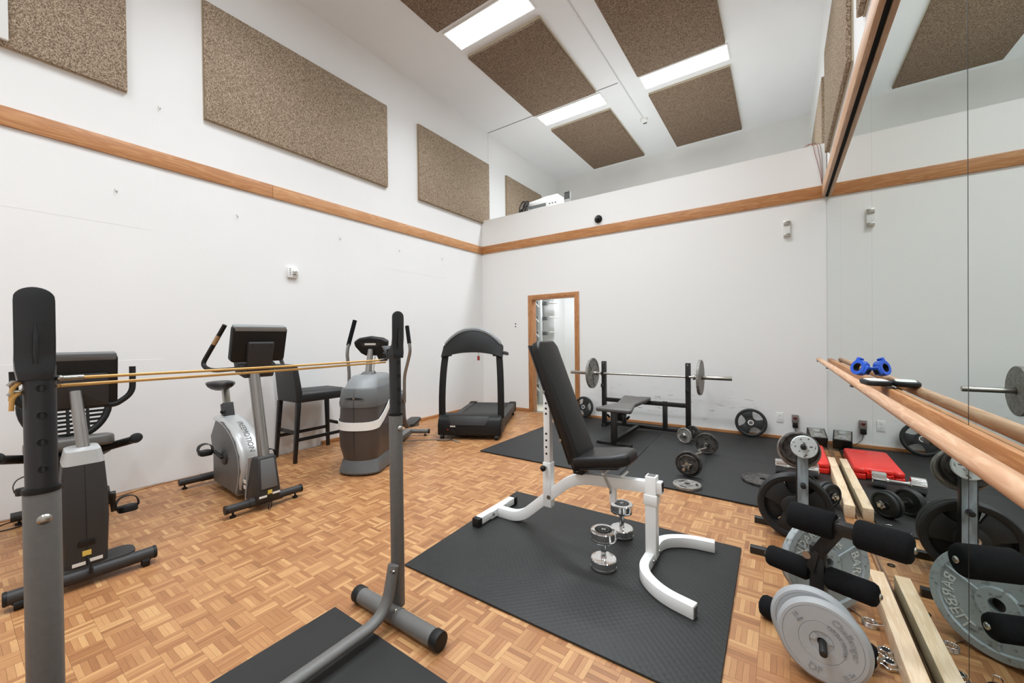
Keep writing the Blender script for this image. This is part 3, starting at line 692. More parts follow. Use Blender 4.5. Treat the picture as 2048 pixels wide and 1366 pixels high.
for y, z in ((-.17, .10), (0, .10), (.17, .10), (-.18, -.03), (.18, -.03), (-.07, 0), (.07, 0)): scr.cyl((.034 if abs(y) != .07 else .07, y, z), (.0365 if abs(y) != .07 else .079, y, z), .006, n=8)
scr.build('screws', m_dark, con)
for s in (-1, 1):
    h = MB().tube(fillet([(-.19, s*.09, 1.105), (-.27, s*.27, 1.095), (-.38, s*.295, 1.14), (-.33, s*.25, 1.26), (-.24, s*.18, 1.455)], [.08, .05, .05], 5), .0165, 12).build('handlebar', m_blk2, U)
    MB().cyl((-.311, s*.235, 1.302), (-.279, s*.211, 1.37), .0178, n=12).build('pulse_grip', mat('copper grip', (176, 150, 118), .35, .7), h)
# seat
MB().rect([(-.74, 0, .56), (-.80, 0, .76)], .085, .07).build('seat_sleeve', m_char, U, bevel=.006)
MB().rect([(-.785, 0, .70), (-.835, 0, .90)], .05, .045).build('seat_post', m_steel, U, bevel=.003)
MB().cyl((-.755, -.03, .69), (-.70, -.06, .70), .009, n=10).build('pin', m_steel, U); MB().ball((-.695, -.062, .70), .022).build('pin_knob', m_blk2, U)
sr = []
for x, hw_, zt_, th in ((-1.02, .06, .945, .03), (-1.0, .105, .955, .055), (-.93, .115, .955, .065), (-.86, .08, .95, .055), (-.79, .045, .955, .045), (-.72, .032, .965, .04), (-.70, .015, .96, .025)):
    sr.append([V((x, hw_*math.cos(2*PI*k/16), zt_-th*.7+th*.7*math.sin(2*PI*k/16)+(.018*math.cos(2*PI*k/16)**2 if x < -.85 else 0))) for k in range(16)])
MB().loft(sr).build('saddle', m_vinyl, U, smooth=70)
# cranks and pedals
MB().cyl((-.56, -.11, .325), (-.56, .11, .325), .06, n=28).build('crank_hub', m_char, U, bevel=.006)
def pedal(x, y, z, tilt, par):
    pp = thing('pedal', '', ''); del pp['label']; del pp['category']; pp.parent = par; pp.location = (x, y, z); pp.rotation_euler = (0, tilt, 0)
    MB().prism([(a, b_) for a, b_ in rrect(.12, .09, .03)], (0, 0, 0), (1, 0, 0), (0, 1, 0), (0, 0, 1), -.022, .014).build('tread', m_blk2, pp, bevel=.006)
    pts = [(.01, -.047, 0), (.0, -.05, .03), (-.01, -.035, .06), (-.01, 0, .072), (-.01, .035, .06), (0, .05, .03), (.01, .047, 0)]
    MB().rect(spline(pts, 4), .004, .062, up=(1, 0, 0)).build('strap', m_blk2, pp, smooth=60)
for s, ang in ((-1, 2.9), (1, -.25)):
    dx, dz = .165*math.cos(ang), .165*math.sin(ang)
    MB().rect([(-.56, s*.115, .325), (-.56+dx*.95, s*.13, .325+dz*.95)], .02, .026, up=(0, 1, 0)).build('crank', m_blk, U, bevel=.004)
    pedal(-.56+dx, s*.19, .325+dz, 0, U)

# ------------------------------------------------------------------ recumbent bike
Q = thing('recumbent_bike', 'black recumbent exercise bike with slotted seat back behind the bar stand', 'exercise bike', (1.68, -5.59, 0), math.radians(-4))
MB().cyl((0, -.27, .062), (0, .27, .062), .034, n=20).build('front_stabilizer', m_char, Q)
for s in (-1, 1):
    MB().cyl((0, s*.268, .062), (0, s*.286, .062), .036, n=20).build('end_cap', m_blk2, Q, bevel=.006)
    for dx in (-.01, .012): MB().cyl((.0+dx, s*.235-.016, .026), (.0+dx, s*.235+.016, .026), .026, n=16).build('wheel', m_blk2, Q)
    MB().b2((-.03, s*.235-.022, .03), (.03, s*.235+.022, .07)).build('wheel_fork', m_blk2, Q, bevel=.004)
MB().prism(rrect(.16, .34, .06), (-.07, .03, 0), (1, 0, 0), (0, 1, 0), (0, 0, 1), .085, .105).build('deck_plate', m_char, Q, bevel=.006)
def ringr(x0, x1, hw_, z, r=.03, dz=0):
    return [V(((x0+x1)/2+a, b_, z+dz*a)) for a, b_ in rrect(x1-x0, hw_*2, r)]
MB().loft([ringr(-.24, .005, .082, .10), ringr(-.27, .012, .090, .35), ringr(-.27, .0, .088, .50), ringr(-.25, -.025, .08, .655)]).build('shroud', m_char, Q, smooth=40)
MB().loft([ringr(-.252, -.024, .081, .655), ringr(-.235, -.035, .068, .728), ringr(-.225, -.045, .06, .734)]).build('shroud_cap', m_silver, Q, smooth=40)
MB().tube([(.0055, 0, .11), (.0125, 0, .35), (.0005, 0, .5), (-.0245, 0, .65)], .0015, 6).build('shroud_seam', m_dark, Q)
MB().hexa([V((.0, -.035, .215)), V((.013, -.035, .215)), V((.013, .035, .215)), V((0, .035, .215)), V((.0, -.03, .25)), V((.018, -.03, .25)), V((.018, .03, .25)), V((0, .03, .25))]).build('rating_pocket', m_blk2, Q, bevel=.004)
MB().box((.0105, .0, .178), (.002, .034, .028)).build('warning_sticker', m_yel, Q)
MB().box((.0085, -.03, .125), (.002, .05, .018)).build('sticker', m_paper, Q); MB().box((.0085, .035, .132), (.002, .05, .018)).build('sticker', m_paper, Q)
MB().tube(spline([(.012, 0, .165), (.03, .008, .13), (.036, .012, .10), (.036, .012, .08)]), .0035, 6).build('cable', m_blk2, Q)
MB().cyl((.036, .012, .10), (.036, .012, .07), .008, n=8).build('cable_plug', m_blk2, Q)
MB().cyl((-.14, .005, .72), (-.255, -.015, 1.04), .027, n=24).build('console_post', m_brush, Q)
cn = thing('console', '', ''); del cn['label']; del cn['category']; cn.parent = Q; cn.location = (-.30, -.005, 1.10); cn.rotation_euler = (0, math.radians(10), 0)
MB().prism(rrect(.34, .33, .03), (0, 0, 0), (0, 1, 0), (0, 0, 1), (1, 0, 0), -.03, .03).build('console_housing', m_blk2, cn, bevel=.008, seg=3)
MB().prism(rrect(.33, .045, .01), (0, 0, .147), (0, 1, 0), (0, 0, 1), (1, 0, 0), -.033, .032).build('top_edge', m_dgrey, cn, bevel=.008)
MB().prism(rrect(.28, .2, .02), (0, -.01, -.05), (0, 1, 0), (0, 0, 1), (1, 0, 0), .028, .05).build('rear_cover', m_char, cn, bevel=.01)
MB().prism(rrect(.28, .25, .01), (0, 0, 0), (0, 1, 0), (0, 0, 1), (1, 0, 0), -.0315, -.029).build('display', bpy.data.materials['display glass'], cn)
scr = MB()
for y, z in ((-.14, .115), (0, .12), (.14, .115), (-.13, -.13), (.13, -.13)): scr.cyl((.029, y, z), (.0325, y, z), .006, n=8)
scr.build('screws', m_dark, cn)
for s in (-1, 1):
    MB().tube(fillet([(-.30, s*.07, .96), (-.30, s*.15, .935), (-.31, s*.235, 1.0), (-.325, s*.238, 1.17)], [.03, .05], 5), .0165, 12).build('handlebar', m_blk2, Q)
# seat
sb = MB(); cxs, czs = -1.12, .92
outer = [V((cxs-.25*(z_-.62), y_, z_)) for y_, z_ in [(.215*math.cos(a), .88+.25*math.sin(a)) for a in [2*PI*k/40 for k in range(40)]]]
back = thing('seat_back', '', ''); del back['label']; del back['category']; back.parent = Q
MB().tube(outer, .022, 10, closed=True).build('back_rim', m_blk2, back, smooth=60)
k_ = 0
for z in [.66+.03*i for i in range(15)]:
    h2 = 1-((z-.88)/.25)**2
    if h2 > .05:
        yw = .215*math.sqrt(h2); x = cxs-.25*(z-.62)
        MB().b2((x-.006, -yw, z-.0085), (x+.006, yw, z+.0085)).build('back_slat', m_blk2, back)
for y in (-.10, 0, .10):
    MB().tube([(cxs-.25*(.65-.62)+.004, y, .66), (cxs-.25*(1.1-.62)+.004, y, 1.1)], .009, 8).build('back_rib', m_blk2, back)
MB().prism([(a, b_) for a, b_ in rrect(.36, .42, .08)], (-.98, 0, .62), (1, 0, .12), (0, 1, 0), (-.12, 0, 1), -.035, .04).build('seat_pad', m_vin2, Q, bevel=.02, seg=3)
MB().prism([(-.20, -.30), (.20, -.30), (.23, -.20), (.1, .1), (-.1, .1)], (-1.05, 0, .50), (0, 1, 0), (1, 0, 0), (0, 0, 1), -.03, .05).build('seat_carriage', m_char, Q, bevel=.01)
for s in (-1, 1):
    h = MB().tube(fillet([(-1.05, s*.12, .53), (-.98, s*.235, .565), (-.86, s*.30, .60), (-.78, s*.31, .625)], .04, 4), .028, 12).build('side_handle', m_blk2, Q)
    MB().cyl((-.795, s*.309, .62), (-.745, s*.311, .635), .036, .033, n=16).build('handle_end', m_blk2, h, bevel=.006)
MB().rect([(-1.35, 0, .26), (-.2, 0, .12)], .11, .09).build('seat_rail', m_blk2, Q, bevel=.008)
MB().rect([(-1.08, 0, .25), (-1.08, 0, .5)], .12, .14, up=(1, 0, 0)).build('seat_stem', m_blk2, Q, bevel=.008)
MB().cyl((-1.45, -.27, .062), (-1.45, .27, .062), .034, n=18).build('rear_stabilizer', m_char, Q)
MB().rect([(-1.45, 0, .062), (-1.33, 0, .25)], .1, .08).build('rear_strut', m_blk2, Q, bevel=.006)
for s in (-1, 1): MB().lathe((-1.45, s*.23, 0), (0, 0, 1), [(.02, 0), (.022, .004), (.022, .014), (.007, .018), (.007, .04)], 14).build('levelling_foot', m_blk2, Q)
MB().cyl((-.20, -.11, .42), (-.20, .11, .42), .045, n=22).build('crank_hub', m_blk2, Q)
for s, (dx, dz) in ((1, (-.06, -.13)), (-1, (.06, .13))):
    MB().rect([(-.20, s*.12, .42), (-.20+dx, s*.135, .42+dz)], .02, .026, up=(0, 1, 0)).build('crank', m_blk, Q, bevel=.004)
    pedal(-.20+dx, s*.195, .42+dz, -.15, Q)

# ------------------------------------------------------------------ bar stool
H = thing('bar_chair', 'tall black leatherette bar chair with back against the left wall', 'chair', (.285, -3.545, 0))
for x, y, sx_, sy_ in ((-.2, -.285, -.01, -.05), (.2, -.285, .01, -.05), (-.2, .27, 0, .01), (.2, .27, 0, .01)):
    MB().hexa([V((x+sx_-.017, y+sy_-.017, 0)), V((x+sx_+.017, y+sy_-.017, 0)), V((x+sx_+.017, y+sy_+.017, 0)), V((x+sx_-.017, y+sy_+.017, 0)), V((x-.023, y-.023, .65)), V((x+.023, y-.023, .65)), V((x+.023, y+.023, .65)), V((x-.023, y+.023, .65))]).build('leg', m_dwood, H, bevel=.003)
for x in (-.2, .2): MB().b2((x-.011, -.31, .225), (x+.011, .27, .26)).build('side_stretcher', m_dwood, H, bevel=.002)
MB().b2((-.2, .258, .30), (.2, .282, .335)).build('front_stretcher', m_dwood, H, bevel=.002)
MB().b2((-.2, -.312, .30), (.2, -.29, .335)).build('rear_stretcher', m_dwood, H, bevel=.002)
MB().loft([[V((-.222, -.26, .645)), V((.222, -.26, .645)), V((.222, .305, .645)), V((-.222, .305, .645))], [V((-.225, -.26, .735)), V((.225, -.26, .735)), V((.225, .31, .735)), V((-.225, .31, .735))], [V((-.2, -.24, .765)), V((.2, -.24, .765)), V((.2, .29, .755)), V((-.2, .29, .755))]]).build('seat', m_leath, H, bevel=.015, seg=3)
MB().hexa([V((-.222, -.305, .645)), V((.222, -.305, .645)), V((.222, -.225, .645)), V((-.222, -.225, .645)), V((-.215, -.345, 1.065)), V((.215, -.345, 1.065)), V((.215, -.29, 1.065)), V((-.215, -.29, 1.065))]).build('backrest', m_leath, H, bevel=.018, seg=3)

# ------------------------------------------------------------------ elliptical trainer
edir = math.atan2(-.86, .51)
E_ = thing('elliptical_trainer', 'grey and dark elliptical trainer with white curved stripe beside bar chair', 'elliptical trainer', (1.41, -3.77, 0), edir)
# local x = forward (towards its nose), y = left of it ; nose at x=0
def eshape(z, hw_, nose, tail, n=18):
    pts = []
    for k in range(n+1):
        a = -PI/2+PI*k/n; pts.append(V((nose-.13+.13*math.cos(a), hw_*math.sin(a) if abs(math.sin(a)) < .98 else hw_*math.copysign(1, math.sin(a)), z)))
    pts += [V((-.45, hw_, z)), V((tail, hw_*.8, z)), V((tail, -hw_*.8, z)), V((-.45, -hw_, z))]
    return pts
MB().loft([eshape(.012, .205, .0, -.85), eshape(.03, .21, .01, -.85), eshape(.12, .185, -.01, -.83), eshape(.145, .175, -.02, -.83)]).build('base_skirt', m_dgrey, E_, smooth=40)
MB().loft([eshape(.14, .172, -.022, -.82), eshape(.28, .2, .005, -.82), eshape(.46, .205, .01, -.80)]).build('lower_shell', mat('dark brown plastic', (70, 63, 60), .42, var=.03), E_, smooth=45)
# white stripe sweeps up along the flanks
def stripe(z0f, z1f, hw0):
    lo, hi = [], []
    base = eshape(0, hw0, .013, -.62)
    for p in base[:-4]+[base[-4], base[-1]]:
        pass
    pts = [base[-1]] + base[:19] + [base[19]]
    pts = [V((-.6+.055*q, -hw0, 0)) for q in range(8)] + base[:19] + [V((-.6+.055*q, hw0, 0)) for q in reversed(range(8))]
    mb = MB(); vs = []
    for p in pts:
        b_ = max(0, -p.x+.0); rise = .95*b_**1.75
        nrm_ = V((0, math.copysign(1, p.y) if abs(p.y) > .02 else 0, 0)) if p.x < -.13 else V((p.x+.13, p.y, 0)).normalized()
        for z, o_ in ((z0f, .0), (z0f, .006), (z1f, .006), (z1f, .0)):
            vs.append(V((p.x, p.y, z+rise))+nrm_*o_)
    n = len(pts); fs = []
    for i in range(n-1):
        for k in range(4): fs.append((i*4+k, i*4+(k+1) % 4, (i+1)*4+(k+1) % 4, (i+1)*4+k))
    fs += [(3, 2, 1, 0), tuple((n-1)*4+k for k in range(4))]
    return mb.add(vs, fs)
stripe(.445, .525, .205).build('white_stripe', m_wpl, E_, smooth=50)
MB().loft([eshape(.46, .205, .01, -.80), eshape(.60, .195, .0, -.78), eshape(.67, .192, .0, -.78)]).build('upper_shell', bpy.data.materials['dark brown plastic'], E_, smooth=45)
MB().loft([eshape(.665, .196, .004, -.78), eshape(.70, .2, .008, -.78), eshape(.835, .182, -.01, -.72), eshape(.85, .172, -.02, -.7)]).build('grey_shell', m_dgrey, E_, smooth=45)
MB().loft([eshape(.848, .165, -.05, -.68), eshape(.90, .155, -.09, -.66), eshape(.955, .13, -.15, -.6), eshape(.965, .10, -.2, -.56)]).build('hood', m_gpl, E_, smooth=50)
MB().tube([(.0125, 0, .16), (.014, 0, .45), (.006, 0, .60), (.01, 0, .70), (-.012, 0, .84)], .0016, 6).build('shell_seam', m_dark, E_)
MB().prism([(-.10, 0), (0, .012), (.10, 0), (0, -.012)], (.004, 0, .755), (0, 1, 0), (0, 0, 1), (1, 0, 0), -.01, .0015).build('badge_slot', m_dark, E_)
MB().cyl((.0, 0, .757), (.008, 0, .757), .012, n=12).build('badge', m_steel, E_)
MB().hexa([V((-.42, -.06, .955)), V((-.24, -.07, .95)), V((-.24, .07, .95)), V((-.42, .06, .955)), V((-.40, -.045, 1.0)), V((-.29, -.045, .99)), V((-.29, .045, .99)), V((-.40, .045, 1.0))]).build('mast_boot', m_dgrey, E_, bevel=.01)
MB().cyl((-.33, 0, .97), (-.40, 0, 1.22), .034, .03, n=20).build('mast', m_brush, E_)
MB().cyl((-.315, .055, .97), (-.40, .05, 1.15), .008, n=8).build('cable_tube', m_steel, E_)
cp = []
for k in range(24):
    a = 2*PI*k/24; cp.append((.19*math.cos(a)*(1 if math.sin(a) > 0 else .95), .085*math.sin(a)+(.03 if math.sin(a) > 0 else 0)))
cc = thing('console', '', ''); del cc['label']; del cc['category']; cc.parent = E_; cc.location = (-.43, 0, 1.26); cc.rotation_euler = (0, math.radians(14), 0)
cpoly = [(-.185, .05), (-.13, .085), (0, .105), (.13, .085), (.185, .05), (.175, .0), (.12, -.075), (.07, -.105), (-.07, -.105), (-.12, -.075), (-.175, .0)]
MB().prism(cpoly, (0, 0, 0), (0, 1, 0), (0, 0, 1), (1, 0, 0), -.04, .035).build('console_housing', m_blk2, cc, bevel=.02, seg=3)
MB().box((.036, 0, .028), (.006, .12, .02)).build('rear_label', m_paper, cc)
MB().prism([(-.11, .04), (.11, .04), (.08, .0), (-.08, .0)], (0, 0, 0), (0, 1, 0), (0, 0, 1), (1, 0, 0), .03, .0365).build('rear_recess', m_char, cc)
MB().tube(spline([(-.02, .02, -.09), (-.05, .10, -.12), (-.04, .15, -.11), (0, .17, -.06), (-.02, .14, -.03)]), .006, 8).build('bottle_hook', m_steel, cc)
MB().hexa([V((-.10, .05, -.18)), V((-.02, .05, -.18)), V((-.02, .13, -.18)), V((-.10, .13, -.18)), V((-.12, .03, -.09)), V((0, .03, -.09)), V((0, .15, -.09)), V((-.12, .15, -.09))]).build('bottle_holder', m_char, cc, bevel=.01)
for s in (-1, 1):
    # s=-1 is the side nearer the wall
    if s == -1: pts = [(-.42, -.26, .62), (-.42, -.25, 1.0), (-.40, -.265, 1.19), (-.43, -.245, 1.32), (-.46, -.197, 1.54)]
    else: pts = [(-.60, .29, .62), (-.58, .30, .92), (-.50, .40, 1.20), (-.51, .38, 1.32), (-.56, .345, 1.47)]
    a_ = MB().tube(fillet(pts, .07, 4), .0175, 12).build('swing_arm', m_brush, E_, smooth=60)
    p0, p1 = V(pts[-2]), V(pts[-1])
    MB().tube([p0-(p1-p0)*.25, p1], .022, 12).build('foam_grip', m_foam, a_)
    xx = pts[0][0]
    MB().cyl((xx, s*.20, .70), (xx, s*.29, .70), .06, n=24).build('pivot_cover', m_dgrey, a_, bevel=.008)
    MB().rect(fillet([(xx, s*.27, .66), (xx-.02, s*.27, .42), (xx-.25, s*.24, .30)], .08), .025, .05, up=(0, 1, 0)).build('link_arm', m_gtube, E_)
    MB().rect([(xx-.25+.0, s*.22, .30), (-1.45, s*.17, .20)], .04, .05).build('pedal_arm', m_gtube, E_)
    MB().prism(rrect(.36, .15, .05), (xx-.52, s*.20, .30), (1, 0, -.06), (0, 1, 0), (.06, 0, 1), -.02, .015).build('foot_pedal', m_char, E_, bevel=.01)
MB().rect([(-.8, 0, .06), (-1.62, 0, .06)], .08, .06).build('rear_beam', m_gtube, E_, bevel=.004)
MB().cyl((-1.62, -.27, .06), (-1.62, .27, .06), .03, n=18).build('rear_stabilizer', m_gtube, E_)
for s in (-1, 1):
    MB().cyl((-1.62, s*.265, .06), (-1.62, s*.28, .06), .032, n=18).build('end_cap', m_blk2, E_)
    MB().lathe((-1.62, s*.22, 0), (0, 0, 1), [(.02, 0), (.022, .004), (.02, .012), (.007, .016), (.007, .04)], 12).build('levelling_foot', m_blk2, E_)

# ------------------------------------------------------------------ treadmill
tdir = math.atan2(-.891, .454)
K = thing('treadmill', 'black treadmill with arched console facing the far corner by the door', 'treadmill', (1.44, -2.125, 0), tdir)
# local x forward to the motor hood nose (x=0), y left
hood = [(0, .05), (.0, .19), (-.03, .27), (-.10, .305), (-.32, .30), (-.34, .10), (-.32, .05)]
MB().prism(hood, (0, 0, 0), (1, 0, 0), (0, 0, 1), (0, 1, 0), -.425, .425).build('motor_hood', m_blk2, K, bevel=.022, seg=3)
MB().hexa([V((.0, -.24, .19)), V((.012, -.24, .19)), V((.012, .22, .19)), V((.0, .22, .19)), V((-.06, -.29, .297)), V((-.05, -.29, .302)), V((-.05, .27, .302)), V((-.06, .27, .297))]).build('hood_panel', m_char, K, bevel=.006)
MB().b2((0, -.25, .165), (.003, -.18, .185)).build('label_plate', m_paper, K)
MB().box((.002, -.28, .13), (.004, .014, .012)).build('power_switch', mat('red switch', (220, 50, 40), .4), K)
MB().tube(spline([(.003, -.27, .125), (.03, -.22, .13), (.05, -.17, .10), (.05, -.17, .05), (.08, -.26, .006), (.09, -.40, .004)]), .005, 6).build('power_cable', m_blk2, K)
for s in (-1, 1):
    MB().cyl((-.02, s*.365-.02, .032), (-.02, s*.365+.02, .032), .032, n=18).build('wheel', m_blk2, K)
    MB().b2((-1.80, s*.40, .08), (-.30, s*.30, .205)).build('side_rail', m_char, K, bevel=.012)
    MB().b2((-1.84, s*.405, .06), (-1.70, s*.29, .215)).build('rear_cap', m_blk2, K, bevel=.012)
    MB().b2((-1.74, s*.36-.02, 0), (-1.68, s*.36+.02, .07)).build('rear_foot', m_blk2, K, bevel=.004)
    MB().rect(spline([(-.16, s*.405, .26), (-.17, s*.405, .55), (-.20, s*.395, .85), (-.25, s*.375, 1.12)], 6), .055, .085, up=(0, 1, 0)).build('mast', m_blk2, K, bevel=.01, smooth=50)
    MB().rect(spline([(-.24, s*.40, 1.13), (-.42, s*.425, 1.12), (-.62, s*.43, 1.10)], 4), .05, .045).build('handrail', m_blk2, K, bevel=.012)
    MB().b2((-.30, s*.34-.045, 1.085), (-.18, s*.34+.045, 1.12)).build('mast_bracket', m_char, K, bevel=.01)
MB().b2((-1.80, -.30, .10), (-.30, .30, .195)).build('deck', m_blk2, K)
MB().b2((-1.78, -.275, .194), (-.30, .275, .200)).build('running_belt', mat('treadmill belt', (44, 43, 42), .7, bump=.2, bs=300), K)
MB().cyl((-1.79, -.30, .165), (-1.79, .30, .165), .035, n=20).build('rear_roller', m_blk2, K)
# arched console
def arch(y, a, b_, r): return a+(b_-a)*(1-(abs(y)/r)**2.2)
rings = []
for i in range(17):
    y = -.42+.84*i/16; zt_ = arch(y, 1.22, 1.475, .42); zb_ = arch(y, 1.075, 1.14, .42)
    rings.append([V((-.17, y, zb_)), V((-.27, y, zt_-.03)), V((-.29, y, zt_)), V((-.345, y, zt_)), V((-.345, y, zt_-.05)), V((-.30, y, zb_-.005))])
MB().loft(rings).build('console', m_blk2, K, bevel=.004, smooth=45)
rings = []
for i in range(17):
    y = -.39+.78*i/16; zt_ = arch(y, 1.25, 1.477, .41)
    rings.append([V((-.262, y, zt_-.04)), V((-.262, y, zt_-.012)), V((-.285, y, zt_+.006)), V((-.35, y, zt_+.006)), V((-.35, y, zt_-.0))])
MB().loft(rings).build('console_top_edge', m_gpl, K, smooth=45)
MB().cyl((-.2, .10, 1.13), (-.2, .10, 1.085), .0025, n=6).build('safety_cord', m_dark, K)
MB().b2((-.208, .082, 1.03), (-.195, .115, 1.09)).build('safety_key', mat('dark red key', (150, 44, 38), .5), K, bevel=.004)

# ------------------------------------------------------------------ black barbell bench
N = thing('barbell_bench', 'black steel barbell bench with cracked grey-black pads near the back wall', 'weight bench', (3.23, -.47, MT))
for x in (2.655, 3.808):
    MB().b2((x-3.23-.03, -.03, .03), (x-3.23+.03, .03, .955)).build('rack_upright', m_blk, N, bevel=.003)
    MB().b2((x-3.23-.032, -.05, 0), (x-3.23+.032, .30, .035)).build('rack_foot', m_blk, N, bevel=.004)
    for z, nm in ((.775, 0), (.60, 1)):
        MB().b2((x-3.23-.022, -.075, z-.025-.0), (x-3.23+.022, -.03, z-.012)).build('bar_rest', m_blk, N, bevel=.003)
        MB().b2((x-3.23-.022, -.08, z-.025), (x-3.23+.022, -.068, z+.03)).build('bar_lip', m_blk, N, bevel=.003)
    MB().cyl((x-3.23, -.031, .93), (x-3.23, -.034, .93), .009, n=10).build('bolt', m_steel, N)
MB().b2((-.55, -.025, .365), (.55, .025, .42)).build('upper_crossbar', m_blk, N, bevel=.003)
MB().b2((-.55, -.025, .03), (.55, .025, .075)).build('lower_crossbar', m_blk, N, bevel=.003)
for x in (-.28, .285): MB().b2((x-.028, -.027, .03), (x+.028, .027, .37)).build('centre_post', m_blk, N, bevel=.003); 
for x in (-.28, .285): MB().b2((x-.03, -.02, .418), (x+.03, .02, .426)).build('post_cap', m_blk2, N)
xb = -.085
MB().b2((xb-.032, -.98, .02), (xb+.032, -.92, .40)).build('seat_post', m_blk, N, bevel=.003)
MB().b2((xb-.215, -.975, 0), (xb+.215, -.925, .035)).build('front_foot', m_blk, N, bevel=.003)
MB().b2((xb-.025, -.93, .03), (xb+.025, -.02, .07)).build('spine_beam', m_blk, N, bevel=.003)
MB().b2((xb-.03, -.96, .365), (xb+.03, -.02, .395)).build('pad_rail', m_blk, N, bevel=.003)
MB().cyl((xb+.03, -.04, .05), (xb+.036, -.04, .05), .012, n=10).build('bolt', m_steel, N)
# bow-tie pads
MB().prism([(-.215, -.995), (.215, -.995), (.222, -.97), (.125, -.52), (-.125, -.52), (-.222, -.97)], (xb, 0, 0), (1, 0, 0), (0, 1, 0), (0, 0, 1), .398, .45).build('seat_pad', m_vin2, N, bevel=.02, seg=3)
MB().prism([(-.12, -.515), (.12, -.515), (.19, -.06), (.185, .0), (.06, -.01), (0, -.03), (-.06, -.01), (-.185, .0), (-.19, -.06)], (xb, 0, 0), (1, 0, .0), (0, 1, .06), (0, 0, 1), .425, .475).build('back_pad', m_vin2, N, bevel=.016, seg=3)
for s in (-1, 1):
    MB().cyl((xb+s*.05, -.78, .36), (xb+s*.11, -.80, .30), .009, n=10).build('adjust_pin', m_steel, N)
    MB().cyl((xb+s*.11, -.80, .30), (xb+s*.14, -.81, .335), .014, n=10).build('pin_grip', m_blk2, N)
MB().b2((xb-.05, -.80, .27), (xb+.05, -.74, .37)).build('hinge_bracket', m_blk, N, bevel=.003)

# plates: generic builders ------------------------------------------------------------
def dish(r, th, hub, hole, lip=.02, depth=None):
    d = depth if depth is not None else th*.28
    h = th/2
    return [(hole, h), (hub, h), (hub+.006, h-d), (r-lip-.006, h-d), (r-lip, h), (r-.004, h), (r, h-.004), (r, -h+.004), (r-.004, -h), (r-lip, -h), (r-lip-.006, -h+d), (hub+.006, -h+d), (hub, -h), (hole, -h)]
def axis_empty(name, label, cat, loc, axis, roll=0, group=None):
    """thing whose local z points along axis"""
    t = thing(name, label, cat, loc, 0, group)
    q = V((0, 0, 1)).rotation_difference(V(axis).normalized())
    t.rotation_mode = 'QUATERNION'
    t.rotation_quaternion = q @ Matrix.Rotation(roll, 3, 'Z').to_quaternion()
    return t
def arc_text(body, size, R, a0, par, z, m, inward=False):
    def fn(p):
        rr = R+(p.y if not inward else -p.y); a = a0-(p.x/R)*(1 if not inward else -1)
        return V((rr*math.cos(a), rr*math.sin(a), z+p.z))
    return letter(body, size, fn, 'lettering', m, par, .0022)
def iron_plate(name, label, loc, axis, r, th, m, hole=.026, ribs=3, roll=0, group=None, words=(), hubm=None, lip=.022, hub=.05):
    t = axis_empty(name, label, 'weight plate', loc, axis, roll, group)
    MB().lathe((0, 0, 0), (0, 0, 1), dish(r, th, hub, hole, lip), 48, close=True).build('disc', m, t, smooth=35)
    for k in range(ribs):
        a = 2*PI*k/ribs+.5
        for s in (1, -1):
            MB().tube([(hub*.9*math.cos(a), hub*.9*math.sin(a), s*th*.3), ((r-lip)*math.cos(a), (r-lip)*math.sin(a), s*th*.3)], th*.14, 6).build('rib', m, t)
    for body, size, R_, a0, inward in words: arc_text(body, size, R_, a0, t, th/2-th*.28+.0022, hubm or m, inward)
    return t
def tri_plate(label, loc, axis, r, th, roll=0, group=None):
    """rubber plate with three grip openings"""
    t = axis_empty('grip_plate', label, 'weight plate', loc, axis, roll, group)
    n = 20; h = th/2
    MB().lathe((0, 0, 0), (0, 0, 1), [(r*.80, h*.7), (r*.83, h), (r-.008, h), (r, h*.55), (r, -h*.55), (r-.008, -h), (r*.83, -h), (r*.80, -h*.7)], 56, close=True).build('rim', m_rubp, t, smooth=45)
    for k in range(3):
        a0 = 2*PI*k/3
        # a spoke: wide at the rim, narrow waist towards the hub
        poly = []
        for i in range(9):
            a = -.50+1.0*i/8; poly.append((r*.82*math.cos(a), r*.82*math.sin(a)))
        poly += [(r*.52*math.cos(.56), r*.52*math.sin(.56)), (r*.30*math.cos(1.02), r*.30*math.sin(1.02)), (r*.30*math.cos(.5), r*.30*math.sin(.5)), (r*.28, 0), (r*.30*math.cos(-.5), r*.30*math.sin(-.5)), (r*.30*math.cos(-1.02), r*.30*math.sin(-1.02)), (r*.52*math.cos(-.56), r*.52*math.sin(-.56))]
        ca, sa = math.cos(a0), math.sin(a0)
        MB().prism(poly, (0, 0, 0), (ca, sa, 0), (-sa, ca, 0), (0, 0, 1), -h*.72, h*.72).build('spoke', m_rubp, t, bevel=.003)
    MB().lathe((0, 0, 0), (0, 0, 1), [(.026, h*.9), (r*.33, h*.9), (r*.35, h*.75), (r*.35, -h*.75), (r*.33, -h*.9), (.026, -h*.9)], 40, close=True).build('hub', m_rubp, t, smooth=35)
    MB().lathe((0, 0, 0), (0, 0, 1), [(.025, h+.001), (.033, h+.001), (.034, h*.85), (.034, -h), (.025, -h)], 32, close=True).build('steel_bush', m_chrome, t, smooth=35)
    return t

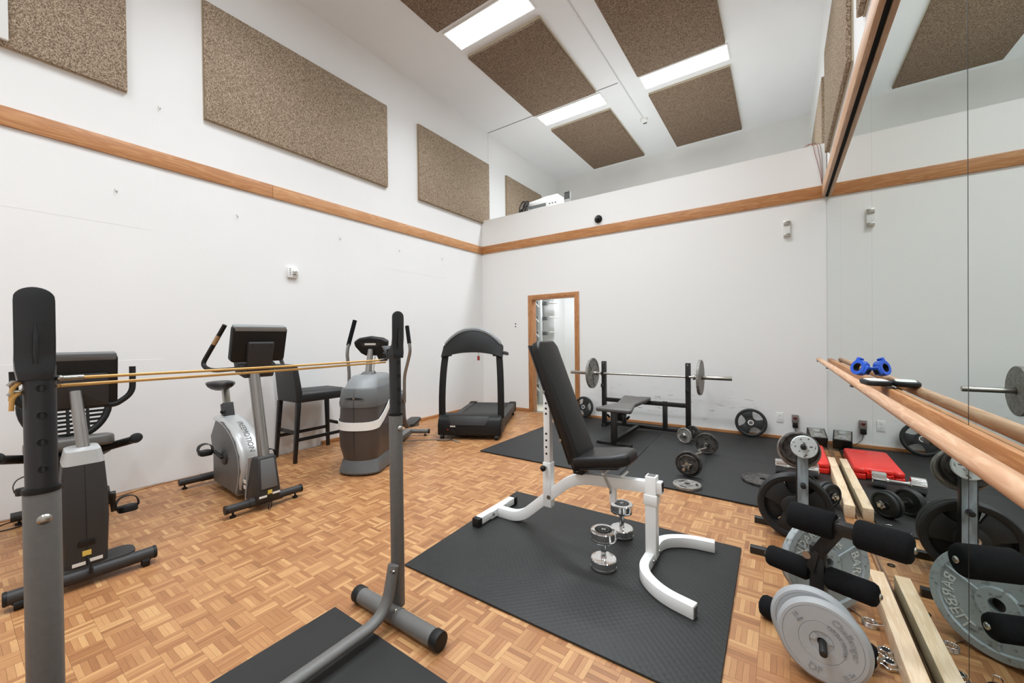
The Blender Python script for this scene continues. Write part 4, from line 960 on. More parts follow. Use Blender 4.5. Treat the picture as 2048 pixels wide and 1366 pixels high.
# barbell on the rack
BZ = .795
bar = thing('barbell_bar', 'long steel barbell bar resting on the black bench rack', 'barbell', (3.235, -.535, BZ))
MB().cyl((-.66, 0, 0), (.66, 0, 0), .0145, n=16).build('shaft', m_steel, bar)
for s in (-1, 1):
    MB().cyl((s*.655, 0, 0), (s*1.085, 0, 0), .0255, n=20).build('sleeve', m_steel, bar, bevel=.003)
    MB().cyl((s*.645, 0, 0), (s*.668, 0, 0), .036, n=20).build('sleeve_collar', m_steel, bar, bevel=.003)
iron_plate('barbell_plate', 'spoked grey iron plate on the left sleeve of the barbell', (2.50, -.535, BZ), (-1, 0, 0), .226, .034, m_ironm, ribs=5, group='plates on the barbell')
iron_plate('barbell_plate', 'plain pale grey iron plate on the right sleeve of the barbell', (3.965, -.535, BZ), (1, 0, 0), .226, .034, m_ironm, ribs=0, roll=1, group='plates on the barbell', lip=.19, hub=.026)
# plates leaning on the back wall
tri_plate('black three-grip rubber plate leaning on back wall beside the outlets', (4.49, -.105, MT+.1815), (0, -1, .20), .18, .034, 1.95, 'rubber plates leaning on the back wall')
tri_plate('black three-grip rubber plate leaning on back wall beside the door', (2.15, -.085, MT+.1725), (-.1, -1, .17), .170, .034, 1.1, 'rubber plates leaning on the back wall')

# small dumbbell by the bench
def loaded_bar(root, ends, m, r, th, off):
    pass
D = axis_empty('iron_dumbbell', 'short dumbbell with grey iron discs beside the barbell bench', 'dumbbell', (3.872, -.80, MT+.094), (-.36, -.93, 0))
MB().cyl((0, 0, -.17), (0, 0, .17), .012, n=14).build('handle', m_steel, D)
for s, mm in ((-1, m_irond), (1, m_ironm)):
    MB().lathe((0, 0, s*.095), (0, 0, 1), dish(.094, .026, .03, .012, .012), 36, close=True).build('disc', mm, D, smooth=35)
    MB().lathe((0, 0, s*.118), (0, 0, 1), [(.012, -.008), (.028, -.008), (.03, 0), (.024, .008), (.012, .008)], 8, close=True).build('collar_nut', m_steel, D)
# curl bar
EZ = axis_empty('curl_bar', 'zigzag curl bar loaded with small iron discs on the mat', 'barbell', (4.118, -1.665, MT+.118), (-.035, -1, 0))
pts = [(0, 0, -.62), (0, 0, -.30), (.035, 0, -.22), (-.02, 0, -.09), (.03, 0, 0), (-.02, 0, .09), (.035, 0, .22), (0, 0, .30), (0, 0, .62)]
MB().tube(fillet(pts, .03, 4), .0125, 12).build('bar', m_steel, EZ, smooth=60)
for s in (-1, 1):
    MB().cyl((0, 0, s*.385), (0, 0, s*.40), .022, n=16).build('stop_ring', m_steel, EZ)
    MB().lathe((0, 0, s*.425), (0, 0, 1), dish(.117, .03, .03, .013, .014), 40, close=True).build('large_disc', m_irond, EZ, smooth=35)
    MB().lathe((0, 0, s*.454), (0, 0, 1), dish(.09, .024, .03, .013, .012), 40, close=True).build('small_disc', m_irond, EZ, smooth=35)
    MB().lathe((0, 0, s*.48), (0, 0, 1), [(.013, -.012), (.03, -.012), (.032, 0), (.026, .012), (.013, .012)], 8, close=True).build('collar_nut', m_steel, EZ)
    for k in range(4):
        a = PI/2*k+.3; MB().cyl((.02*math.cos(a), .02*math.sin(a), s*.48), (.042*math.cos(a), .042*math.sin(a), s*.48), .009, n=8).build('nut_wing', m_steel, EZ)
# flat plates on the mat
def flat_grip(label, loc, r, th, m):
    t = thing('flat_plate', label, 'weight plate', loc)
    MB().lathe((0, 0, th/2), (0, 0, 1), [(.026, th*.5), (.045, th*.5), (.047, th*.3), (r-.018, th*.3), (r-.014, th*.5), (r-.004, th*.5), (r, th*.3), (r, -th*.4), (r-.004, -th*.5), (.026, -th*.5)], 44, close=True).build('disc', m, t, smooth=35)
    for k in range(3):
        a = 2*PI*k/3+.3; x, y = r*.68*math.cos(a), r*.68*math.sin(a)
        MB().prism(rrect(.06, .022, .01), (x, y, th*.803), (-math.sin(a), math.cos(a), 0), (-math.cos(a), -math.sin(a), 0), (0, 0, 1), -.001, .001).build('grip_slot', m_dark, t)
    return t
flat_grip('grey iron grip plate lying flat near the mat edge', (4.14, -2.365, MT), .115, .026, m_ironm)
iron_plate('flat_plate', 'brown-grey iron plate lying flat left of the plate tree', (4.68, -1.885, MT+.014), (0, 0, 1), .165, .026, m_irond, ribs=0, lip=.015)

# ------------------------------------------------------------------ plate tree
TR = thing('plate_tree', 'black plate tree post with worn blue-grey face beside the mirror', 'plate rack', (4.93, -3.0, 0))
MB().b2((-.034, -.03, .03), (.028, .03, .655)).build('post', m_blk, TR, bevel=.003)
MB().b2((-.028, -.0335, .04), (.026, -.0295, .645)).build('post_face', m_rawp, TR)
for y in (.235, -.235):
    MB().b2((-.27, y-.02, .0), (.22, y+.02, .04)).build('base_leg', m_blk, TR, bevel=.003)
MB().b2((-.03, -.235, .0), (.03, .235, .04)).build('base_beam', m_blk, TR, bevel=.003)
for z, y0, y1 in ((.645, -.03, -.10), (.605, .03, .20), (.40, -.03, -.075), (.22, .03, .27)):
    MB().cyl((0, y0, z), (0, y1, z), .0145, n=16).build('peg', m_blk, TR, bevel=.003)
iron_plate('tree_plate', 'small round plate with chipped white paint on top of the plate tree', (4.935, -3.056, .640), (0, -1, .08), .068, .022, m_ironr, ribs=0, hole=.0155, group='plates on the plate tree', lip=.05, hub=.016)
for k, (y, r, lab) in enumerate(((-2.945, .098, 'first dark iron plate behind the plate tree post, smallest of the stack'), (-2.915, .107, 'second dark iron plate behind the plate tree post'), (-2.885, .113, 'third dark iron plate behind the plate tree post'), (-2.855, .118, 'rearmost and largest dark iron plate at the top of plate tree'))):
    iron_plate('tree_plate', lab, (4.913, y, .605-.012*k), (0, -1, .0), r, .024, m_irond if k < 2 else m_ironm, ribs=3, hole=.016, roll=k, group='plates on the plate tree', lip=.012, hub=.032)
for k, (y, r, rl) in enumerate(((-2.90, .205, .35), (-2.855, .203, 1.4), (-2.815, .195, 0.8))):
    tri_plate(('front', 'middle', 'rear')[k]+' big black rubber plate low on the plate tree', (4.888, y, .207), (-.0, -1, .05), r, .036, rl, 'big rubber plates on the plate tree')

# silver BARBELL plate on the floor with a dark one behind it
ba = (math.sin(.66), -math.cos(.66), .17)
words = (('STANDARD', .052, .146, 2.62, False), ('BARBELL', .056, .147, -.35, False), ('35 LBS', .032, .105, 1.15, False))
iron_plate('barbell_plate', 'silver painted cast iron plate lettered STANDARD BARBELL behind the leg rollers', (4.998, -3.60, .212), ba, .210, .038, m_ironf, ribs=3, roll=.6, words=words, hubm=m_lett, lip=.03, hub=.062)
iron_plate('iron_plate', 'dark iron plate standing behind the silver lettered plate', (4.972, -3.567, .178), ba, .172, .03, m_irond, ribs=0, lip=.02, hole=.008)
iron_plate('iron_plate', 'thin rusty iron plate sandwiched behind the dark standing plate', (4.942, -3.525, .162), ba, .156, .028, m_ironm, ribs=0, lip=.02)

# ------------------------------------------------------------------ leg curl attachment with foam rollers
LD = thing('leg_curl_attachment', 'black leg curl attachment with three pairs of foam rollers by mirror', 'gym attachment', (4.955, -3.935, 0), math.radians(-19))
def rollers(x, y, z, L, r, off):
    MB().cyl((x-L-off, y, z), (x+L+off, y, z), .011, n=12).build('roller_axle', m_steel, LD)
    for s in (-1, 1):
        a, b_ = s*off, s*(off+L)
        MB().lathe((x+a, y, z), (s, 0, 0), [(.012, 0), (r-.008, 0), (r, .01), (r, L-.018), (r-.006, L-.006), (r-.018, L), (.012, L)], 28).build('foam_roller', m_foam, LD, smooth=40)
        MB().ball((x+b_+s*.002, y, z), .013, 12, (.7, 1, 1)).build('axle_cap', m_steel, LD)
rollers(.085, .0, .53, .165, .056, .032)
rollers(-.012, .02, .30, .165, .045, .03)
rollers(-.03, .02, .05, .175, .047, .03)
MB().b2((-.038, -.0, .03), (.014, .045, .42)).build('post', m_blk, LD, bevel=.003)
MB().rect([(-.012, .022, .39), (.075, .0, .545)], .05, .055, up=(0, 1, 0)).build('upper_arm', m_blk, LD, bevel=.003)
MB().b2((.05, -.025, .505), (.12, .025, .555)).build('axle_sleeve', m_blk, LD, bevel=.004)
MB().prism([(-.05, .33), (-.015, .41), (-.0, .40), (-.02, .30)], (0, -.004, 0), (1, 0, 0), (0, 0, 1), (0, 1, 0), -.006, .0).build('pivot_tab', m_blk, LD, bevel=.002)
MB().cyl((-.045, -.012, .375), (-.045, .01, .375), .016, n=14).build('pivot_bolt', m_steel, LD)
ldi = ld0 = Matrix.Rotation(math.radians(19), 3, 'Z')
pk = [ldi @ (V(q)-V((4.955, -3.935, 0))) for q in ((4.955, -3.93, .158), (4.945, -4.245, .17))]
MB().cyl(pk[0], pk[1], .0125, n=16).build('weight_peg', m_blk, LD, bevel=.003)
ld = Matrix.Rotation(math.radians(-19), 3, 'Z')
m_vlet = mat('raised grey vinyl', (138, 141, 143), .5)
def vinyl_plate(label, off, r, words, roll=0):
    P = V(off)
    t = axis_empty('vinyl_plate', label, 'weight plate', P, V((-.20, -.97, .10)), roll, 'grey vinyl plates on the leg curl peg')
    th = .042; h = th/2
    MB().lathe((0, 0, 0), (0, 0, 1), [(.0145, h-.006), (.036, h-.006), (.038, h-.001), (.07, h), (.0712, h-.002), (.0724, h), (r-.024, h), (r-.0228, h-.002), (r-.0216, h), (r-.012, h-.001), (r, h-.014), (r, -h+.014), (r-.012, -h), (.0145, -h)], 56, close=True).build('disc', m_vplate, t, smooth=35)
    for k in range(3):
        a = 2*PI*k/3+.4
        MB().prism([(.019*math.cos(b_), .019*math.sin(b_)) for b_ in (-.5, 0, .5)]+[(.037*math.cos(b_), .037*math.sin(b_)) for b_ in (.45, 0, -.45)], (0, 0, h-.006), (math.cos(a), math.sin(a), 0), (-math.sin(a), math.cos(a), 0), (0, 0, 1), 0, .004).build('hub_tab', m_vplate, t)
    for body, size, R_, a0, inw in words:
        def fn(p, R_=R_, a0=a0, inw=inw):
            rr = R_+(p.y if not inw else -p.y); a = a0-(p.x/R_)*(1 if not inw else -1)
            return V((rr*math.cos(a), rr*math.sin(a), h+p.z))
        letter(body, size, fn, 'lettering', m_vlet, t, .0022)
    return t
vinyl_plate('grey vinyl plate lettered Challenger Orbatron DP on the leg curl peg, front one', (4.948, -4.155, .166), .146, (('Challenger', .032, .098, .35, False), ('ORBATRON', .020, .068, .35, False), ('DP', .036, .10, -1.95, True), ('10', .022, .105, 2.25, False), ('kilos', .014, .088, 2.25, False), ('22 lbs', .018, .11, -.95, True)), 0)
vinyl_plate('grey vinyl plate hidden behind the lettered one on the leg curl peg', (4.926, -4.092, .172), .146, (), 1)

# ------------------------------------------------------------------ dumbbells and case behind the plate tree
X = axis_empty('fat_chrome_dumbbell', 'dumbbell with thick chrome heads lying behind the plate tree', 'dumbbell', (4.93, -1.52, MT+.066), (1, .08, 0))
MB().cyl((0, 0, -.08), (0, 0, .08), .0155, n=16).build('handle', m_chrome, X)
for s in (-1, 1):
    MB().lathe((0, 0, s*.068), (0, 0, s), [(.02, -.012), (.024, 0), (.062, .004), (.066, .008), (.066, .09), (.062, .096), (0, .096)], 36).build('head', m_chrome, X, smooth=30)
A = axis_empty('adjustable_dumbbell', 'black adjustable dumbbell with star nuts lying near the mirror', 'dumbbell', (5.04, -2.16, MT+.094), (.72, -.69, 0))
MB().cyl((0, 0, -.17), (0, 0, .17), .0125, n=14).build('handle', m_steel, A)
for s in (-1, 1):
    for k, r in ((0, .094), (1, .088)):
        MB().lathe((0, 0, s*(.085+.032*k)), (0, 0, 1), dish(r, .03, .03, .0125, .014), 40, close=True).build('disc', m_rubp, A, smooth=35)
    st_ = [( (.032 if i % 2 == 0 else .022)*math.cos(PI*i/6), (.032 if i % 2 == 0 else .022)*math.sin(PI*i/6)) for i in range(12)]
    MB().prism(st_, (0, 0, s*.146), (1, 0, 0), (0, 1, 0), (0, 0, 1), -.01, .01).build('star_nut', m_steel, A, bevel=.003)
RC = thing('red_case', 'red moulded plastic tool case lying flat against the mirror', 'tool case', (5.012, -.95, MT), 0)
MB().prism([(-.165, -.37), (-.165, .35), (-.14, .375), (.155, .375), (.18, .35), (.18, -.37), (.155, -.395), (.10, -.395), (.085, -.36), (-.085, -.36), (-.10, -.395), (-.14, -.395)], (0, 0, 0), (1, 0, 0), (0, 1, 0), (0, 0, 1), .001, .05).build('lower_shell', m_red, RC, bevel=.008, seg=3)
MB().prism([(-.165, -.37), (-.165, .35), (-.14, .375), (.155, .375), (.18, .35), (.18, -.37), (.155, -.395), (.10, -.395), (.085, -.36), (-.085, -.36), (-.10, -.395), (-.14, -.395)], (0, 0, 0), (1, 0, 0), (0, 1, 0), (0, 0, 1), .052, .10).build('lid', m_red, RC, bevel=.018, seg=3)
MB().prism(rrect(.12, .07, .01), (.08, .28, .1), (1, 0, 0), (0, 1, 0), (0, 0, 1), -.001, .0012).build('embossed_panel', m_red, RC, bevel=.001)
MB().prism(rrect(.12, .07, .01), (-.06, -.25, .1), (1, 0, 0), (0, 1, 0), (0, 0, 1), -.001, .0012).build('embossed_panel', m_red, RC, bevel=.001)
MB().b2((-.08, -.40, .035), (.08, -.388, .065)).build('handle', m_red, RC, bevel=.004)
for s in (-1, 1): MB().b2((s*.08-.008, -.40, .035), (s*.08+.008, -.36, .065)).build('handle_arm', m_red, RC)
BX = thing('black_weight_block', 'black block with dull silver top in the mirror corner', 'weight block', (5.155, -.19, MT), .12)
tl = Matrix.Rotation(math.radians(24), 3, 'X')
def tb(a, c, nm, m, bev):
    mb = MB().b2(a, c); mb.v = [tl @ p + V((0, 0, .045)) for p in mb.v]; return mb.build(nm, m, BX, bevel=bev)
tb((-.085, -.10, 0), (.085, .10, .13), 'block', m_blk, .008)
tb((-.072, -.088, .1295), (.072, .088, .133), 'top_plate', m_ironm, .001)
for y in (-.042, .045):
    mb = MB().lathe((0, y, .133), (0, 0, 1), [(.034, 0), (.034, .004), (.028, .005), (.026, .002), (0, .002)], 24); mb.v = [tl @ p + V((0, 0, .045)) for p in mb.v]; mb.build('round_boss', m_iron, BX)

# ------------------------------------------------------------------ lumber along the mirror
def lumber(y0, y1, x0, x1, z0, z1, label):
    t = MB().b2((x0-(x0+x1)/2, (y0-y1)/2, 0), (x1-(x0+x1)/2, (y1-y0)/2, z1-z0)).build('wood_block', m_pine, bevel=.002)
    tag(t, label, 'lumber', 'pine blocks along the mirror foot', ((x0+x1)/2, (y0+y1)/2, z0))
lumber(-1.30, -.96, 5.199, 5.257, .0005, .09, 'short pine block beside the red case at mirror foot')
lumber(-1.893, -1.304, 5.197, 5.257, .0005, .09, 'middle pine block of three at the mirror foot')
lumber(-2.33, -1.897, 5.195, 5.255, .0005, .09, 'pine block of the far row nearest the plate tree')
lumber(-4.6, -3.28, 5.196, 5.256, .0005, .09, 'long pine block in the near foreground at the mirror foot')
st = MB().b2((5.26, -6.8, 0), (W-.0005, -.005, .021)).build('trim_6', m_strip, bevel=.002); struct(st)

# ------------------------------------------------------------------ barre on the mirror
BR = thing('ballet_barre', 'round wooden barre on a plank fixed to the mirror', 'handrail', (W, -2.6, 1.05))
MB().b2((-.02, -3.2, -.09), (-.0005, 2.3, .005)).build('backing_board', m_oaky, BR, bevel=.003)
for y0, y1 in ((2.32, -.83), (-.834, -3.2)):
    MB().cyl((-.098, y0, -.008), (-.098, y1, -.008), .0235, n=28).build('rail', m_oakp, BR, bevel=.003)
for y in (2.2, 1.05, -.45, -1.89, -3.0):
    b_ = MB().tube(fillet([(-.02, y, -.05), (-.07, y, -.055), (-.098, y, -.02)], .03, 4), .008, 8).build('bracket', m_blk if y > -1 else m_steel, BR)
    MB().prism([(-.022, -.03), (.022, -.03), (.028, .0), (.022, .03), (-.022, .03), (-.028, 0)], (-.098, y, -.026), (1, 0, 0), (0, 1, 0), (0, 0, 1), -.004, .004).build('saddle', m_blk, b_)
# things lying on the barre
BC = axis_empty('blue_barbell_collar', 'blue plastic barbell clamp collar sitting on the wooden barre', 'barbell collar', (5.225, -2.81, 1.116), (-.75, -.6, .25), .3)
ring = [(.026, .02), (.045, .02), (.047, .016), (.047, -.016), (.045, -.02), (.026, -.02)]
MB().lathe((0, 0, 0), (0, 0, 1), ring, 28, close=True).build('ring', m_blue, BC, smooth=35)
MB().b2((-.02, -.06, -.018), (.03, -.036, .018)).build('latch', m_blue, BC, bevel=.004)
MB().b2((-.012, -.062, -.01), (.015, -.058, .01)).build('latch_window', m_dark, BC)
MB().b2((.022, .02, -.016), (.055, .042, .016)).build('hinge', m_blue, BC, bevel=.004)
MB().lathe((0, 0, 0), (0, 0, 1), [(.0245, .019), (.0262, .019), (.0262, -.019), (.0245, -.019)], 24, close=True).build('rubber_lining', m_blk2, BC)
BK = thing('black_handgrip', 'flat black padded pouch lying across the barre by the mirror', 'handgrip', (5.22, -3.33, 1.078), .1)  # unidentified black item, shaped as a flat handle
MB().prism(rrect(.10, .19, .04), (0, 0, 0), (1, 0, 0), (0, 1, 0), (0, 0, 1), -.012, .012).build('pad', m_blk2, BK, bevel=.008, seg=3)
MB().prism(rrect(.075, .15, .03), (0, 0, .0125), (1, 0, 0), (0, 1, 0), (0, 0, 1), -.001, .001).build('top_sheet', m_paper, BK)

# ------------------------------------------------------------------ small bits on the floor by the mirror
def spring(label, loc, rz, r=.026, wire=.0028, tails=True):
    t = thing('spring_collar', label, 'spring clip', loc, rz)
    pts = []
    for i in range(61):
        a = 2*PI*i/60*3.4; pts.append(V((r*math.cos(a), r*math.sin(a), wire+.0056*a/(2*PI))))
    e = pts[-1]; d0 = V((-math.sin(2*PI*3.4), math.cos(2*PI*3.4), 0))
    pts2 = [V((r+.075, -.05, wire)), V((r+.02, -.03, wire))]+pts+[e+d0*.03, e+d0*.07+V((0, 0, .006)), e+d0*.07+V((0, 0, .03))]
    MB().tube(pts2, wire, 8).build('wire', m_chrome, t, smooth=60)
    return t
spring('chrome coil spring collar on the parquet beside the near pine block', (5.15, -3.66, .0005), 2.6)
C2 = thing('wire_clip', 'bent chrome wire clip on the rubber mat near the mirror', 'spring clip', (5.10, -2.42, MT), .6)
MB().tube(fillet([(-.07, .03, .003), (-.085, -.02, .003), (-.07, -.045, .003), (.05, -.045, .003), (.06, -.0, .003), (.035, .03, .003)], .012, 4), .003, 8).build('wire', m_chrome, C2, smooth=60)
C3 = thing('wire_clip', 'small upright chrome wire loop on the parquet behind the grey plate', 'spring clip', (5.07, -3.83, 0), .5)
MB().tube(fillet([(-.012, 0, .0), (-.012, 0, .05), (.012, 0, .05), (.012, 0, .0)], .012, 4), .0028, 8).build('wire', m_chrome, C3, smooth=60)
for k, (x, y, lab) in enumerate(((5.172, -3.845, 'chrome collar nut on the floor, farther of two by pine block'), (5.172, -3.915, 'chrome collar nut on the floor, nearer of two by pine block'))):
    t = thing('collar_nut', lab, 'collar nut', (x, y, .0005), .4+k)
    st_ = [((.034 if i % 2 == 0 else .026)*math.cos(PI*i/6), (.034 if i % 2 == 0 else .026)*math.sin(PI*i/6)) for i in range(12)]
    MB().prism(st_, (0, 0, 0), (1, 0, 0), (0, 1, 0), (0, 0, 1), 0, .012).build('star', m_chrome, t, bevel=.003)
    MB().lathe((0, 0, .01), (0, 0, 1), [(.013, .0), (.013, .014), (.016, .016), (.022, .014), (.024, 0)], 24).build('boss', m_chrome, t, smooth=40)
    MB().cyl((0, 0, .02), (0, 0, .0262), .0125, n=18).build('bore', m_dark, t)
o = MB().ring((0, 0, .004), (0, 0, 1), .014, .0035, 24, 8).build('rubber_ring', m_blk2); tag(o, 'small black rubber ring on the parquet by the mirror', 'ring', None, (5.215, -2.975, .0005))
o = MB().ring((0, 0, .004), (0, 0, 1), .014, .0035, 24, 8).build('rubber_ring', m_blk2); tag(o, 'small black rubber ring on the parquet behind the silver plate', 'ring', None, (5.17, -3.42, .0005))

# ------------------------------------------------------------------ wall fittings
F1 = thing('fire_strobe', 'small white fire alarm strobe on the left wall', 'alarm strobe', (0, -3.636, 2.075))
MB().b2((0, -.058, 0), (.035, .058, .125)).build('housing', m_wpl, F1, bevel=.006)
MB().b2((.035, -.01, .03), (.05, .052, .085)).build('lens', m_chrome, F1, bevel=.008)
MB().b2((.034, .0, .02), (.044, .056, .095)).build('lens_frame', m_wpl, F1, bevel=.003)
g = MB()
for k in range(4): g.b2((.034, -.042, .03+.022*k), (.0362, -.030, .04+.022*k))
g.build('sounder_slots', m_dgrey, F1)
for k, (y, z, lab) in enumerate(((-4.836, 3.53, 'tiny wall hook above the oak band'), (-5.141, 2.66, 'tiny wall hook on left wall under the oak band, leftmost'), (-4.207, 2.667, 'tiny wall hook on left wall between sheet seam and strobe'), (-3.013, 2.667, 'tiny wall hook on left wall right of the strobe'), (-2.04, 2.68, 'tiny wall hook on left wall above the elliptical trainer'), (-1.118, 2.70, 'tiny wall hook on left wall above the treadmill, rightmost'))):
    t = thing('wall_hook', lab, 'hook', (0, y, z), group='wire hooks on the left wall')
    MB().tube(fillet([(0, 0, .015), (.02, 0, .01), (.022, 0, -.012), (.012, .01, -.016), (.014, .012, .004)], .006, 3), .0025, 6).build('wire', m_steel, t)
G = thing('wall_grille', 'white slotted grille on left wall at the top left corner', 'vent grille', (.045, -5.93, 3.59))
MB().b2((0, -.22, 0), (.035, .22, 1.1)).build('housing', m_wpl, G, bevel=.004)
g = MB()
for k in range(40):
    z = .06+.025*k; g.b2((.0348, -.14, z), (.0356, .165, z+.008))
g.build('slots', m_dark, G)
DC = axis_empty('dome_camera', 'small black dome security camera on the half wall', 'security camera', (2.402, 0, 3.225), (0, -1, 0))
MB().lathe((0, 0, 0), (0, 0, 1), [(.062, 0), (.062, .02), (.056, .03), (0, .03)], 32).build('base', m_blk2, DC, smooth=35)
MB().ball((0, 0, .032), .045, 20).build('dome', mat('black glossy dome', (18, 18, 20), .1), DC)
MB().lathe((-.01, .012, .062), (-.2, .2, 1), [(.018, 0), (.016, .014), (0, .014)], 20).build('lens_ring', m_dgrey, DC)
EB = thing('emergency_box', 'small white wall box with metal clips high on the back wall near mirror', 'wall box', (4.885, 0, 2.53))
MB().b2((-.036, -.03, .02), (.036, 0, .225)).build('housing', m_wpl, EB, bevel=.005)
MB().b2((-.034, -.045, .165), (.034, -.03, .215)).build('upper_clip', m_steel, EB, bevel=.004); MB().b2((-.034, -.042, .02), (.034, -.03, .06)).build('lower_clip', m_steel, EB, bevel=.004)
OU = thing('wall_outlet', 'white duplex wall outlet low on the back wall', 'outlet', (4.80, 0, .218))
MB().prism(rrect(.075, .125, .006), (0, 0, .0625), (1, 0, 0), (0, 0, 1), (0, -1, 0), 0, .006).build('cover_plate', m_wpl, OU, bevel=.002)
for z in (.04, .085):
    so = MB().prism(rrect(.034, .03, .012), (0, 0, z), (1, 0, 0), (0, 0, 1), (0, -1, 0), .005, .0075).build('socket', m_white, OU)
    s2 = MB()
    for x in (-.007, .007): s2.b2((x-.0015, -.0082, z-.004), (x+.0015, -.0072, z+.006))
    s2.build('slots', m_dark, so)
TB = thing('plugin_timer', 'grey box with red lens and black plug on the back wall', 'wall adapter', (4.957, 0, .175))
MB().b2((-.034, -.03, .055), (.034, 0, .155)).build('housing', mat('taupe plastic', (128, 118, 112), .5), TB, bevel=.004)
MB().ball((0, -.031, .115), .02, 14, (1, .3, .8)).build('red_lens', mat('dark red lens', (104, 30, 30), .25), TB)
MB().b2((-.027, -.06, .0), (.027, -.005, .06)).build('black_plug', m_blk2, TB, bevel=.005)
MB().tube(spline([(0, -.03, 0), (.01, -.03, -.06), (.06, -.04, -.12), (.12, -.06, -.155), (.10, -.10, -.158), (.02, -.09, -.156)]), .003, 6).build('thin_wire', m_blk2, TB)
SW_ = thing('switch_hole', 'two small dark holes of a missing wall switch left of the door', 'wall switch', (.768, 0, 1.54))
for z in (.0, .05): MB().cyl((0, 0, z), (0, -.002, z), .013, n=14).build('hole', m_dark, SW_)
SM = thing('smoke_detector', 'white smoke detector at the end of a ceiling conduit', 'smoke detector', (2.70, 1.54, ZC))
MB().lathe((0, 0, 0), (0, 0, -1), [(.07, 0), (.07, .03), (.06, .045), (.05, .05), (0, .05)], 32).build('body', m_wpl, SM, smooth=40)
MB().ring((0, 0, -.042), (0, 0, 1), .052, .003, 28, 6).build('vent_ring', m_dgrey, SM)
MB().b2((-.03, .07, -.05), (.03, .10, 0)).build('bracket', m_dgrey, SM)
o = MB().cyl((0, -3.5, 0), (0, 1.48, 0), .012, n=12).build('conduit', m_ceil); tag(o, 'thin white conduit along the ceiling between the two panel columns', 'conduit', None, (2.694, 0, ZC-.012))
# items on the loft
LB = thing('white_unit', 'white boxy appliance with grey display on the loft edge', 'appliance', (1.17, .62, 3.40))
MB().loft([[V((-.36, -.25, 0)), V((.36, -.25, 0)), V((.36, .25, 0)), V((-.36, .25, 0))], [V((-.36, -.25, .50)), V((.36, -.25, .50)), V((.36, .25, .50)), V((-.36, .25, .50))], [V((-.02, -.1, .61)), V((.22, -.1, .61)), V((.22, .2, .61)), V((-.02, .2, .61))]]).build('housing', m_white, LB, bevel=.01)
MB().b2((-.30, -.256, .37), (.06, -.248, .43)).build('display', m_gpl, LB); MB().b2((-.33, -.253, .35), (.10, -.247, .46)).build('display_frame', m_wpl, LB, bevel=.002)
for k in range(3): MB().cyl((.14+.06*k, -.25, .40), (.14+.06*k, -.262, .40), .014, n=12).build('button', m_gpl, LB)
CB = thing('cable_bundle', 'tangle of dark cables hanging beside the white appliance on the loft', 'cables', (.72, .30, 3.40))
for k in range(9):
    x = random.uniform(-.06, .08); y = random.uniform(-.06, .06); h = random.uniform(.38, .56)
    MB().tube(spline([(x-.04, y, .0), (x-.02, y, .2), (x, y, h*.8), (x+.05, y+.03, h), (x+.13, y, h-.03), (x+.10, y-.02, h-.12), (x+.02, y, h-.2)], 5), .009, 6).build('cable', m_blk if k != 4 else m_wpl, CB)
JB = thing('junction_box', 'small open metal junction box on the loft wall behind the white appliance', 'junction box', (1.745, .2, 3.74))
b_ = MB()
for a, c in (((-.06, 0, .0), (.06, .05, .008)), ((-.06, 0, .132), (.06, .05, .14)), ((-.06, 0, 0), (-.052, .05, .14)), ((.052, 0, 0), (.06, .05, .14)), ((-.06, .044, 0), (.06, .05, .14))): b_.b2(a, c)
b_.build('box_shell', m_silver, JB, weld=False); MB().b2((-.05, .02, .02), (.045, .045, .12)).build('inner_block', m_dgrey, JB); MB().b2((-.055, .0, -.34), (.055, .05, 0)).build('post', m_silver, JB)
RW = thing('red_wires', 'thin red and grey wires hanging over the half wall corner by mirror', 'wires', (5.235, -.012, 3.1))
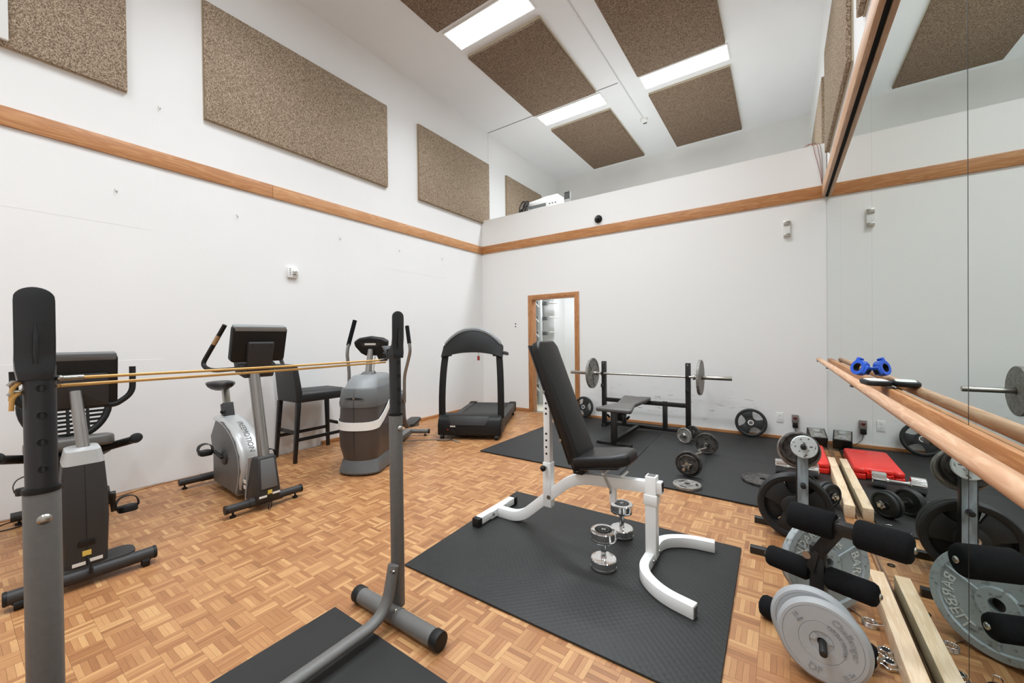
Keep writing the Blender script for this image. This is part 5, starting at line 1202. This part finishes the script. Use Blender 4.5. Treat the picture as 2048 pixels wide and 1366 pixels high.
for k, (dx, mm) in enumerate(((0, mat('dull red wire', (150, 84, 74), .6)), (.012, m_gcord), (-.018, bpy.data.materials['dull red wire']))):
    MB().tube(spline([(.0, -.004, .02), (-.008+dx, -.004, .2), (-.03+dx*2, -.004, .4), (-.06+dx*2, .0, .53), (-.16+dx, .08, .535), (-.24, .2, .31)], 6), .003, 6).build('wire', mm, RW)

# storage shelving seen through the door
SH = thing('cantilever_rack', 'grey metal storage rack with slanted arms inside the storage room', 'shelving', (.83, .80, 0))
MB().b2((-.03, -.04, 0), (.03, .04, 2.4)).build('column', mat('pale grey rack paint', (196, 198, 196), .5), SH, bevel=.004)
for z in (.30, .72, 1.05, 1.38, 1.68, 1.98, 2.24):
    MB().rect([(-.12, -.10, z+.12), (.0, -.04, z-.04)], .03, .025).build('slanted_arm', m_wpl, SH)
    MB().b2((-.30, .03, z), (.12, .10, z+.07)).build('shelf_beam', m_dgrey, SH); MB().b2((-.30, .10, z+.06), (.16, .50, z+.075)).build('shelf_board', m_wpl, SH)
for k, (z, h) in enumerate(((.40, .22), (.12, .2))):
    o = MB().b2((-.07, -.08, 0), (.07, .02, h)).build('storage_bin', m_wpl, bevel=.008); tag(o, ('upper', 'lower')[k]+' pale bin on the storage rack seen through the doorway', 'bin', None, (1.0, .78, .62) if k == 0 else (1.0, .78, .0005))

# cords on the floor
o = MB().tube(spline([(-.25, -1.2, 0), (-.2, -.7, 0), (-.10, -.45, 0), (-.16, -.25, 0), (-.22, 0, 0), (-.21, .4, 0), (-.20, .85, 0)], 8), .0045, 6).build('extension_cord', m_cord); tag(o, 'brown extension cord along the foot of the left wall', 'cord', None, (.27, -4.9, .005))
o = MB().rect(spline([(-.35, -.35, 0), (0, 0, 0), (.25, .16, 0), (.45, .12, 0)], 8), .03, .006).build('extension_cord', m_gcord); tag(o, 'flat grey cord cover between the elliptical trainer and the treadmill', 'cord', None, (.98, -2.42, .0035))
o = MB().tube(spline([(0, 0, 0), (.1, .1, 0), (.12, .22, 0), (.02, .3, 0), (-.05, .2, 0), (.03, .1, 0)], 8), .004, 6).build('floor_cable', m_blk2); tag(o, 'loose black cable on the floor by the recumbent bike rear foot', 'cord', None, (.16, -5.95, .0045))
